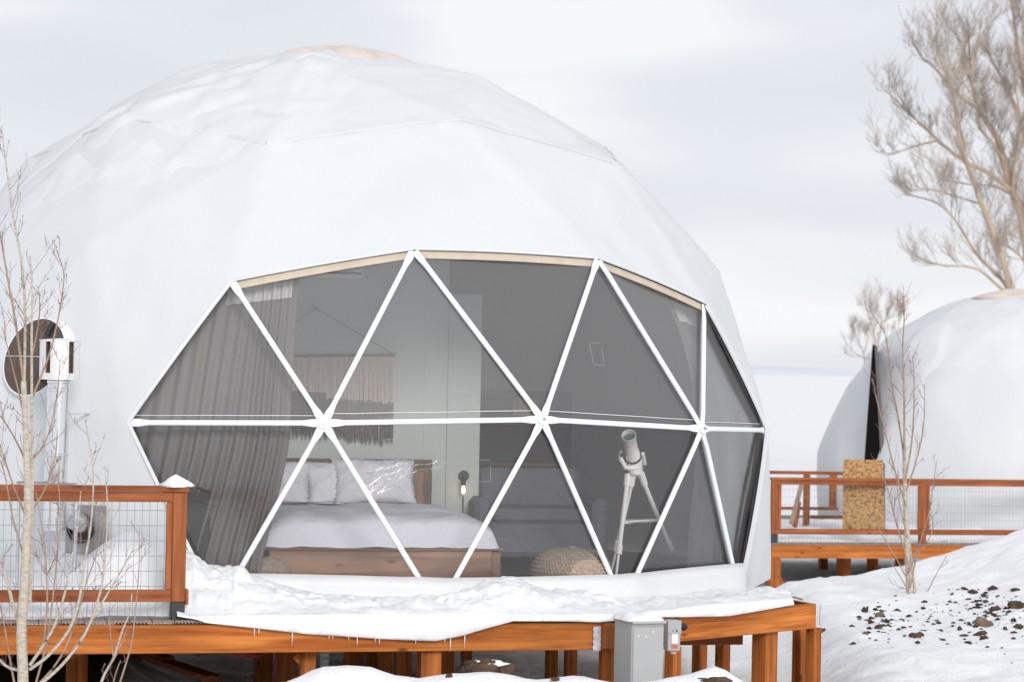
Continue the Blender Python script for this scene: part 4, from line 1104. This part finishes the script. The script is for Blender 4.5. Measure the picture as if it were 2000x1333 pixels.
for s_, t_, w in ((.065, .03, .13), (.28, .8, .12), (.30, 1.8, .10), (.9, 2.6, .10), (1.40, .9, .13), (1.62, 1.6, .14), (2.0, 1.4, .13), (2.25, 1.0, .10), (3.2, .6, .12), (1.0, 4.5, .12), (2.4, 4.5, .12), (5.2, .4, .12), (7.2, .4, .12), (8.0, 3.0, .12)):
    m = MB(); p = fl_(s_, t_, -.21); m.bbox((p.x, p.y, (zd-.21-1.75)/2), (w, .12, 1.75+zd-.21), .005, Matrix.Rotation(FA, 3, 'Z')); m.build('support_post', 'wood_z', dk2)
p2('brace', (.15,.6,-.25), (.45,.7,-.75), .04, .12, 'wood_x', dk2)
rl2 = thing('deck_railing', 'brown timber railing with wire mesh along the front of the far deck', 'railing', tuple(fl_(2, 0, 0)), FA)
zt2 = .885
p2('top_rail', (-.02,.05,zt2-.018), (8.2,.05,zt2-.018), .13, .034, 'rail_x', rl2); p2('upper_rail', (.06,.012,zt2-.066), (8.2,.012,zt2-.066), .036, .058, 'rail_x', rl2)
p2('lower_rail', (.05,.012,.155), (8.2,.012,.155), .036, .075, 'rail_x', rl2)
def vp2(name, s_, t_, z0, z1, w, d, mt, par):
    m = MB(); c = fl_(s_, t_, (z0+z1)/2); m.bbox(c, (w, d, z1-z0), .004, Matrix.Rotation(FA, 3, 'Z')); m.build(name, mt, par)
vp2('post', .045, .045, .12, zt2-.036, .09, .09, 'rail_z', rl2); vp2('post_base', .045, .045, 0, .12, .088, .088, 'black_metal', rl2)
sp2 = (at(1815, 1000, DY).x-A2.x)/f1_.x
for q in (sp2, sp2+2.4, sp2+4.8):
    vp2('post', q, .045, -.2, zt2-.036, .09, .09, 'rail_z', rl2); vp2('stile', q-.066, .014, .195, zt2-.096, .036, .036, 'rail_z', rl2); vp2('stile', q+.066, .014, .195, zt2-.096, .036, .036, 'rail_z', rl2)
vp2('stile', .11, .014, .195, zt2-.096, .036, .036, 'rail_z', rl2)
m = MB(); s_ = .1
while s_ < 8.2: m.tube([fl_(s_, .03, .0), fl_(s_, .03, zt2-.09)], .0017, 3, cap=False); s_ += .051
z_ = .02
while z_ < zt2-.09: m.tube([fl_(.1, .033, z_), fl_(8.2, .033, z_)], .0017, 3, cap=False); z_ += .1
o = m.build('wire_mesh', 'wire', rl2); o['kind'] = 'stuff'
# back railing with steps
rb = thing('stair_railing', 'brown timber stair railing behind the front railing of the far deck', 'railing', tuple(fl_(.4, 2, 0)), FA)
def pp(name, a, b, Y, w, h, mt='rail_x', Y2=None):
    m = MB(); m.beam(at(a[0], a[1], Y), at(b[0], b[1], Y2 or Y), w, h); m.build(name, mt, rb)
YB = 37.6
pp('top_rail', (1500, 923), (1650, 925), YB, .13, .045); pp('bottom_rail', (1500, 993), (1637, 994), YB, .04, .045)
pp('bottom_rail', (1580, 1010), (1650, 1011), YB-.4, .04, .05)
for a, w in ((1575, .09), (1627, .10)):
    m = MB(); m.bbox(lerp(at(a, 928, YB-.3), at(a, 1026 if a == 1575 else 990, YB-.3), .5), (w, .09, (at(a, 928, YB).z-at(a, 1026 if a == 1575 else 990, YB).z)), .004); m.build('post', 'rail_z', rb)
pp('stair_handrail', (1568, 938), (1545, 1024), YB-1.0, .05, .05, 'twig_tan', YB-1.2); pp('stair_stringer', (1560, 980), (1552, 1030), YB-.9, .05, .08, 'rail_x', YB-1.0)
# osb sheet
ob = thing('osb_board', 'upright sheet of tan chipboard propped behind the far railing', 'board', tuple(at(1686, 1040, 35.9)))
a0, a1, a2, a3 = at(1646, 1043, 35.75), at(1728, 1043, 35.75), at(1725, 899, 35.95), at(1647, 898, 35.95)
m = MB(); m.prism([a0, a1, a2, a3], (0, .014, 0)); m.build('sheet', 'osb', ob)
m = MB(); m.beam(at(1726, 905, 36.0), at(1727, 1040, 35.8), .03, .03, (0,1,0)); m.build('edge_batten', 'dark_bronze', ob)
# snow on the far deck
rows = []
for s_ in np.linspace(.02, 8.1, 110):
    rows.append([fl_(s_, t_, (.03+.05*fbm((s_, t_, 0), 1.6, 31)+.02*fbm((s_,t_,0), 6, 32)+.10*sst(.6, 1.4, t_))*sst(.04, .35, t_)+.004) for t_ in np.linspace(.06, 3.2, 40)])
m = MB(); m.grid(rows); tag(m.build('deck_snow', 'snow', None, smooth=True, fix=False), 'snow lying on the boards of the far deck', None, kind='stuff')

# far dome
R2 = 3.05; c2p = at(1985, 733, 40.2); C2 = Vector((c2p.x, 40.2, zd-ZB*R2)); YAW2 = R_(66)
dome2 = thing('geodesic_dome', 'white geodesic dome tent in the background with a narrow dark doorway', 'dome tent', (C2.x, C2.y, zd))
G2 = geo_world(C2, R2, YAW2); cm2 = cover_mesh(G2, C2, R2, GF, n=8, bulge=.45, wr=.02, seed=9)
cm2.build('cover', 'vinyl', dome2, smooth=True); BV2 = BVHTree.FromPolygons([Vector(v) for v in cm2.v], cm2.f)
ap2 = C2+Vector((0,0,R2)); cap = MB(); rows = []
for r, dz in [(.0,.10),(.2,.09),(.4,.045),(.6,-.01),(.8,-.07),(.76,-.09)]:
    rows.append([ap2 + Vector((r*math.cos(a)*(1+.1*math.cos(5*a)), r*math.sin(a)*(1+.1*math.cos(5*a)), dz)) for a in [2*math.pi*j/30 for j in range(30)]])
cap.grid(rows, closed=True); cap.build('crown_cap', 'tan_canvas', dome2, smooth=True)
def h2(d, la):
    p = d*R2; return -.02+.055*sst(34+6*nz(p, .9, 4), 48+5*nz(p, 1.2, 2), la)+.03*sst(.2, .4, nz(p, 1.4, 6))*sst(18, 30, la)+.012*fbm(p, 2, 3)
snow_shell(BV2, C2, 'dome_snow', 'snow lying on the crown of the background dome', 2, 14, h2, (240, 60))
def hit2(px, py):
    o_ = Vector((0,0,CZ)); d = (at(px, py, 40)-o_).normalized(); h = BV2.ray_cast(o_, d); return h[0] if h[0] is not None else at(px, py, 39.5)
dtop, dl, drr = hit2(1706, 676), hit2(1700, 1050), hit2(1726, 1050)
yf = min(dtop.y, dl.y, drr.y, hit2(1706, 900).y)-.06
door = [at(1704, 674, yf), at(1688, 900, yf), at(1688, 1050, yf), at(1722, 1050, yf), at(1720, 880, yf), at(1709, 674, yf)]
m = MB(); m.prism(door, (.24, 1.6, 0)); dr_ = m.build('doorway', 'door_black', dome2); dr_['label'] = 'narrow dark doorway panel'
fr = [at(1708, 674, yf-.03), at(1719, 880, yf-.03), at(1721, 1050, yf-.03), at(1729, 1050, yf-.03), at(1727, 880, yf-.03), at(1713, 676, yf-.03)]
m = MB(); m.prism(fr, (.02, .10, 0)); m.build('door_frame', 'dark_bronze', dr_)

# ------------------------------------------------------------------ dirt clods on the snow
def on_ground(px, py):
    o_ = Vector((0,0,CZ)); d = at(px, py, 1.0)-o_; Y = 15.0
    while Y < 60:
        p = o_+d*Y
        if p.z < gz(p.x, p.y): return p
        Y += .04
    return o_+d*30
CL = [(1688,1195,10,18),(1719,1205,16,15),(1716,1228,15,11),(1805,1178,10,8),(1803,1190,7,7),(1710,1192,8,8),(1753,1193,10,5),(1767,1245,7,8),(1790,1243,22,15),(1805,1234,9,7),(1837,1233,8,6),(1850,1183,6,5),(1855,1176,7,5),(1860,1163,7,8),
      (1885,1152,14,7),(1902,1160,16,13),(1941,1152,20,11),(1985,1154,17,9),(1893,1172,10,6),(1907,1177,10,6),(1925,1179,14,12),(1911,1188,10,7),(1945,1194,24,15),(1988,1190,30,28),(1920,1222,32,26),(1914,1240,22,10),(1923,1250,14,13),(1893,1222,10,8),
      (1884,1243,16,6),(1891,1257,12,8),(1980,1215,9,9),(1990,1228,20,14),(1963,1232,8,14),(1850,1260,7,4),(1690,1240,11,11),(1608,1234,14,12),(1735,1223,7,6),(1824,1221,8,4),(1958,1267,6,4),(1976,1297,4,5),(1755,1231,7,6),(1790,1196,5,4),(1970,1197,12,6)]
for i, (px, py, w, h) in enumerate(CL):
    p = on_ground(px, py); k = p.y/FPX/1.0; mt = 'clod_tan' if i in (1, 7, 24, 34) else 'clod' if max(w, h) > 12 else 'soil'
    big = i in (24, 23, 22, 8)
    o = lump(p-Vector((0,0,h*k*.05)), (w*k*.62, w*k*.55, h*k*.62), 'dirt_clod', mt, i+50, .38, 3); o.rotation_euler = (random.uniform(-.4,.4), random.uniform(-.5,.5), random.uniform(0,6))
    lab = {24: 'largest flat brown clod on the right snow heap', 23: 'jagged dark brown clod at the right edge of the snow heap', 22: 'long brown clod beside the jagged one on the snow heap', 8: 'round dark clod at the lower middle of the snow heap', 7: 'small tan clod beside the round dark one on the snow heap', 35: 'dark clod in the snow beside the near deck corner post'}.get(i)
    tag(o, lab or 'small dark dirt clod poking through the right snow heap', 'clod', 'dirt clods on the right snow heap')
random.seed(12); m = MB()
for k in range(420):
    px, py = (random.gauss(1925, 50), random.gauss(1192, 26)) if k % 5 < 3 else (random.gauss(1720, 26), random.gauss(1212, 20)) if k % 5 == 3 else (random.gauss(1850, 80), random.gauss(1212, 26))
    if not (1620 < px < 2030 and 1150 < py < 1300): continue
    p = on_ground(px, py); s_ = random.choice((.005,.008,.012,.016,.024))*random.uniform(.7,1.2)
    bm = bmesh.new(); bmesh.ops.create_icosphere(bm, subdivisions=1, radius=s_); vs_ = [p + Vector((v.co.x*random.uniform(.7,1.7), v.co.y*1.2, v.co.z*random.uniform(.5,1.0))) for v in bm.verts]; bm.verts.index_update(); m.add(vs_, [tuple(v.index for v in f.verts) for f in bm.faces]); bm.free()
o = m.build('soil_crumbs', 'soil', None); tag(o, 'scattered dark soil crumbs on the right snow heap', None, kind='stuff')
# clods on the bank in front of the deck
for px, py, Y, w, h, d_, lab in ((938, 1308, 16.72, .125, .06, 60, 'large brown clod with snow on it in front of the deck posts'), (988, 1314, 16.75, .055, .06, 61, 'brown clod at the right end of the large one on the front snow bank'), (878, 1325, 16.5, .022, .03, 62, 'small dark clod on the front snow bank below the posts'), (1398, 1331, 16.4, .09, .022, 63, 'speckled brown soil patch on the front snow peak right of the cabinet'), (1085, 1327, 16.5, .03, .012, 64, 'thin dark crumb on the front snow hump left of the cabinet')):
    p = at(px, py, Y); o = lump(p, (w, w*.8, h), 'dirt_clod', 'clod', d_, .4, 4); tag(o, lab, 'clod')
o = lump(at(955, 1297, 16.74), (.12, .07, .022), 'snow_cap', 'snow', 66, .35, 3); tag(o, 'snow lying on the large brown clod in front of the deck', None, kind='stuff')

# ------------------------------------------------------------------ bare trees
class Tree:
    def __init__(s, seed): s.r = random.Random(seed); s.main = MB(); s.tw = MB(); s.dark = MB()
    def path(s, pts, r0, r1, n=7, mb=None):
        pts = [Vector(p) for p in pts]; out = []
        k = len(pts)
        for i in range(k-1):
            p0, p1, p2, p3 = pts[max(i-1,0)], pts[i], pts[i+1], pts[min(i+2,k-1)]
            for j in range(6):
                u = j/6; out.append(.5*((2*p1)+(p2-p0)*u+(2*p0-5*p1+4*p2-p3)*u*u+(3*p1-p0-3*p2+p3)*u**3))
        out.append(pts[-1]); m_ = len(out)
        (mb or s.main).tube(out, [lerp(r0, r1, i/(m_-1)) for i in range(m_)], n, cap=False); return out
    def twig(s, p, d, ln, r, depth, upb, kink=.35, kids=(3, 5), lenk=.55, seg=4, minr=.002, gap0=.2, nseg=3):
        pts = [p]; d = d.normalized(); rr = s.r
        for i in range(seg):
            d = (d + Vector((rr.gauss(0,kink*.5), rr.gauss(0,kink*.5), rr.gauss(0,kink*.4)+upb))).normalized(); pts.append(pts[-1]+d*(ln/seg))
        s.tw.tube(pts, [max(minr, lerp(r, r*.35, i/seg)) for i in range(seg+1)], nseg, cap=False)
        if depth > 0:
            for k in range(rr.randint(*kids)):
                u = rr.uniform(gap0, 1.0); i = min(seg-1, int(u*seg)); q = lerp(pts[i], pts[i+1], u*seg-i); dd = (pts[i+1]-pts[i]).normalized()
                sd_ = Vector((rr.gauss(0,1), rr.gauss(0,1), rr.gauss(0,.7))); sd_ = (sd_-dd*sd_.dot(dd)).normalized()
                s.twig(q, dd*.8+sd_*rr.uniform(.45,.9), ln*lenk*rr.uniform(.7,1.2), r*.55, depth-1, upb, kink, kids, lenk, max(2, seg-1), minr, gap0, nseg)

def cottonwood(name, label, limbs, Y, seed, rk, dens, r_base=.17):
    T_ = Tree(seed); rr = T_.r; k = Y/FPX
    for li, (pts, w0, w1) in enumerate(limbs):
        yy = Y + rr.uniform(-1.5, 1.5); n = len(pts)
        P3 = [at(px, py, lerp(Y, yy, i/(n-1))) for i, (px, py) in enumerate(pts)]
        out = T_.path(P3, w0*k*.37, w1*k*.37, 7); m_ = len(out)
        ln_tot = sum((out[i+1]-out[i]).length for i in range(m_-1))
        cnt = int(ln_tot*dens)
        for q in range(cnt):
            u = rr.uniform(.12, 1)**.8; i = min(m_-2, int(u*(m_-1))); p = out[i]; dd = (out[i+1]-out[i]).normalized()
            sd_ = Vector((rr.gauss(0,1), rr.gauss(0,1), rr.gauss(0,.6)+.25)); sd_ = (sd_-dd*sd_.dot(dd)).normalized()
            T_.twig(p, dd*.9+sd_*rr.uniform(.4,1.0), lerp(1.55, .78, u)*rr.uniform(.5,1.15)*rk, lerp(.020, .012, u)*rk, 2, .24, .30, (4,8), .58, 5, .0036*rk)
    base = P3[0]
    o = thing(name, label, 'tree', (at(limbs[0][0][0][0], 600, Y).x, Y, gz(at(limbs[0][0][0][0], 600, Y).x, Y)))
    T_.main.build('trunk', 'bark_cotton', o, smooth=True, fix=False); c = T_.tw.build('crown', 'twig_cotton', o, fix=False)
    return o
z0 = 860
limbs1 = [([(1990,z0),(1985,700),(1975,572),(1945,470),(1918,400),(1885,310),(1868,240),(1862,180)], 26, 4),
          ([(1982,640),(1965,560),(1910,500),(1865,430),(1825,395),(1765,380)], 12, 3),
          ([(1972,580),(1945,555),(1905,525),(1840,518),(1795,505)], 10, 2.5),
          ([(1885,310),(1878,260),(1868,215),(1850,150),(1842,110)], 8, 2.5), ([(1918,400),(1870,385),(1815,370),(1775,372)], 7, 2)]
limbs2 = [([(2030,z0),(2022,640),(2000,441),(1977,373),(1960,310),(1945,265),(1910,211),(1896,148),(1892,60)], 34, 5),
          ([(1975,372),(1930,338),(1882,315),(1833,275),(1770,216),(1728,175)], 14, 3),
          ([(1910,211),(1882,195),(1855,166),(1822,130),(1797,108),(1780,72)], 12, 3),
          ([(2005,400),(1965,375),(1941,364),(1890,360),(1837,351)], 9, 2.5),
          ([(1960,310),(1930,270),(1915,250),(1905,180),(1865,60)], 9, 2.5),
          ([(1833,275),(1790,285),(1745,300),(1717,296)], 7, 2), ([(1977,373),(1985,300),(1992,240)], 9, 4),
          ([(1896,148),(1910,90),(1915,40)], 8, 2.5), ([(1896,148),(1880,90),(1850,48)], 8, 2.5), ([(1855,166),(1835,110),(1825,70)], 6, 2), ([(1770,216),(1745,200),(1735,165)], 5, 2)]
limbs3 = [([(2075,z0),(2065,600),(2040,400),(1995,245),(1965,170),(1925,95)], 30, 4), ([(2045,420),(2010,220),(1990,110),(1978,20),(1970,-40)], 16, 4), ([(2060,560),(2030,250),(2010,60),(2005,-60)], 16, 4), ([(1995,245),(1985,180),(1980,130)], 7, 2), ([(2010,220),(2000,120),(1998,40)], 7, 3), ([(2065,600),(2010,520),(1965,480),(1925,470)], 9, 2), ([(2055,500),(2000,470),(1960,455)], 8, 2)]
cottonwood('bare_tree', 'leaning bare tree with tan stems rising behind the crown of the background dome', limbs1, 75, 4, 1.0, 3.6)
cottonwood('bare_tree', 'tall bare tree with a broad fan of tan branches at the right edge', limbs2, 78, 5, 1.0, 4.0)
cottonwood('bare_tree', 'bare tree cut off by the right edge of the picture, twigs at the top corner', limbs3, 82, 6, 1.0, 3.4)
for px, py in ((1880, 242),):
    m = MB(); 
# small far trees
limbs4 = [([(1712,760),(1712,700),(1706,650),(1695,610),(1690,590)], 5, 1.2), ([(1712,690),(1722,640),(1735,610),(1742,590)], 4, 1.2), ([(1706,650),(1715,620),(1712,595)], 3, 1), ([(1735,690),(1752,650),(1760,600)], 3.5, 1)]
limbs5 = [([(1690,760),(1688,700),(1678,670),(1665,645)], 4.5, 1), ([(1688,700),(1670,690),(1655,672)], 3, 1), ([(1688,690),(1695,660),(1692,640)], 3, 1)]
cottonwood('bare_tree', 'small bare tree behind the left slope of the background dome', limbs4, 110, 7, .8, 4)
cottonwood('bare_tree', 'lower bushy bare tree left of the small one behind the background dome', limbs5, 112, 8, .8, 4)

# ------------------------------------------------------------------ saplings
def sapling(label, stems, Y, seed, ntw, tw_len, group=None, bud=True, base=None, red=.5, minr=.0011, zlim=None):
    T_ = Tree(seed); rr = T_.r; k = Y/FPX; redm = Tree(seed+1); redm.r = rr
    for pts, w0, w1, cnt in stems:
        yy = Y+rr.uniform(-.35, .35); n = len(pts)
        P3 = [at(px, py, lerp(Y, yy, i/(n-1))) for i, (px, py) in enumerate(pts)]
        thick = w0 > 6
        out = T_.path(P3, w0*k/2, w1*k/2, 8 if thick else 5, T_.main if thick else T_.dark); m_ = len(out)
        for q in range(int(cnt*1.7)):
            u = rr.uniform(.18, 1); i = min(m_-2, int(u*(m_-1))); p = out[i]; dd = (out[i+1]-out[i]).normalized()
            sd_ = Vector((rr.gauss(0,1), rr.gauss(0,.6), 0)); sd_ = (sd_-dd*sd_.dot(dd)).normalized()
            redm.twig(p, dd*.75+sd_*rr.uniform(.4,.75), tw_len*rr.uniform(.4,1.2), minr*1.7, 1 if rr.random() < .6 else 0, .10, .22, (1,3), .45, 4, minr, .3)
    b_ = at(stems[0][0][0][0], stems[0][0][0][1], Y)
    o = thing('sapling', label, 'sapling', tuple(b_), 0, group)
    if T_.main.v: T_.main.build('trunk', 'bark_aspen', o, smooth=True, fix=False)
    if T_.dark.v: T_.dark.build('branches', 'twig_tan', o, smooth=True, fix=False)
    c = redm.tw.build('twigs', 'twig_red', o, fix=False); c['kind'] = 'stuff'
    if bud:
        m = MB(); tv = redm.tw.v
        for q in range(0, len(tv), 3*5):
            if rr.random() < .8:
                p = Vector(tv[q]); m.tube([p+Vector((0,0,-.006)), p, p+Vector((.001,0,.010))], [.0006, .0026*minr/.0011, .0006], 4, cap=False)
        b = m.build('buds', 'twig_red', o, fix=False); b['kind'] = 'stuff'
    return o
LY = 15.0
left = [([(44,1500),(45,1333),(42,1240),(47,1150),(52,1060),(54,960),(51,860),(46,745)], 24, 11, 4),
        ([(58,1180),(62,1050),(63,900),(62,760),(62,640),(63,560),(58,500)], 8, 3, 9),
        ([(47,750),(49,660),(48,580),(40,500),(27,430),(17,360),(8,290),(3,245)], 6.5, 2.2, 13),
        ([(46,745),(32,640),(18,560),(4,480),(-8,420)], 6, 2.2, 10),
        ([(62,780),(80,735),(97,690),(112,630),(122,570),(124,530),(110,488)], 5, 1.8, 9),
        ([(44,1250),(28,1190),(12,1130),(0,1090),(-20,1030)], 9, 4, 6),
        ([(58,1300),(80,1268),(105,1225),(125,1165),(138,1100),(150,1040),(158,960)], 7, 2, 8),
        ([(58,1308),(95,1280),(135,1230),(155,1170),(165,1100),(178,1020),(182,930),(172,850),(166,820)], 7, 2, 10),
        ([(75,1340),(120,1300),(165,1240),(195,1160),(205,1090),(210,1000),(206,930)], 7, 2, 9),
        ([(60,1350),(130,1290),(175,1220),(210,1160),(240,1110),(262,1070)], 6.5, 2, 8),
        ([(40,1310),(10,1300),(-25,1260)], 7, 3, 3), ([(52,1010),(30,960),(10,900),(0,870)], 5, 2, 5), ([(50,900),(25,850),(0,812)], 5, 2, 5), ([(50,1100),(25,1010),(10,930),(0,900)], 4, 2, 6),
        ([(62,900),(85,870),(100,830),(112,770),(118,700)], 4, 1.6, 7), ([(62,1000),(90,950),(108,890),(112,840)], 4, 1.6, 6), ([(85,1260),(92,1180),(90,1100),(84,1040),(70,960)], 4.5, 1.8, 6), ([(48,820),(35,760),(20,700),(5,640)], 4, 1.6, 6), ([(66,1345),(100,1310),(128,1265),(150,1205),(168,1140),(190,1075),(198,1010)], 5, 1.6, 8), ([(70,1335),(92,1250),(104,1160),(112,1080),(118,1000),(112,930)], 4.5, 1.5, 8), ([(30,1345),(18,1280),(8,1220),(0,1180)], 4.5, 2, 5), ([(62,700),(72,650),(78,600),(74,560)], 3.5, 1.4, 6)]
sapling('pale barked sapling with reddish twigs in front of the left railing', left, LY, 21, 0, .17)
shr = [([(180,1420),(198,1333),(222,1285),(238,1235),(252,1200),(258,1160)], 6.2, 2, 3), ([(222,1285),(216,1240),(213,1190)], 3.5, 1.5, 2), ([(215,1300),(232,1270),(247,1230)], 3.5, 1.5, 2), ([(232,1340),(248,1290),(258,1250),(266,1180),(272,1100),(272,1030)], 4, 1.6, 6), ([(205,1400),(225,1320),(236,1290)], 4, 1.6, 2)]
sapling('thin leafless shrub beside the pale sapling, crossing the front deck beam', shr, 15.6, 22, 0, .12)
RY = 27.2
q0 = on_ground(1776, 1163); RY = q0.y
rt_ = [([(1776,1185),(1775,1163),(1772,1080),(1769,1000),(1767,930),(1766,870)], 12, 7, 4), ([(1786,1170),(1785,1140),(1776,1060),(1768,960)], 7, 4, 3),
       ([(1766,880),(1766,800),(1765,740),(1763,680),(1766,620),(1764,580)], 5, 1.6, 14), ([(1767,900),(1755,820),(1742,750),(1735,690),(1726,640)], 4, 1.6, 12), ([(1768,940),(1780,870),(1785,800),(1785,730),(1782,700)], 4, 1.5, 10),
       ([(1770,960),(1790,900),(1803,840),(1806,790),(1805,750)], 3.5, 1.4, 7), ([(1770,990),(1748,920),(1728,840),(1712,780),(1704,740)], 3.5, 1.4, 9), ([(1774,1100),(1750,1020),(1735,960),(1715,905)], 3.2, 1.3, 7), ([(1776,1120),(1800,1050),(1815,1000),(1822,950),(1830,900)], 3.2, 1.3, 6),
       ([(1776,1140),(1750,1090),(1720,1040),(1695,985)], 3.0, 1.2, 5), ([(1778,1150),(1790,1090),(1810,1060),(1822,1030),(1815,975)], 3.2, 1.2, 4), ([(1772,1050),(1756,980),(1750,930)], 3, 1.3, 4), ([(1776,1160),(1760,1130),(1738,1095)], 2.8, 1.2, 2), ([(1812,1155),(1830,1120),(1850,1085)], 2.6, 1.2, 1)]
sapling('slender pale sapling growing from the snow heap in front of the far deck', rt_, RY, 23, 0, .19, minr=.0016)
print('faces', sum(len(o.data.polygons) for o in bpy.data.objects if o.type == 'MESH'))
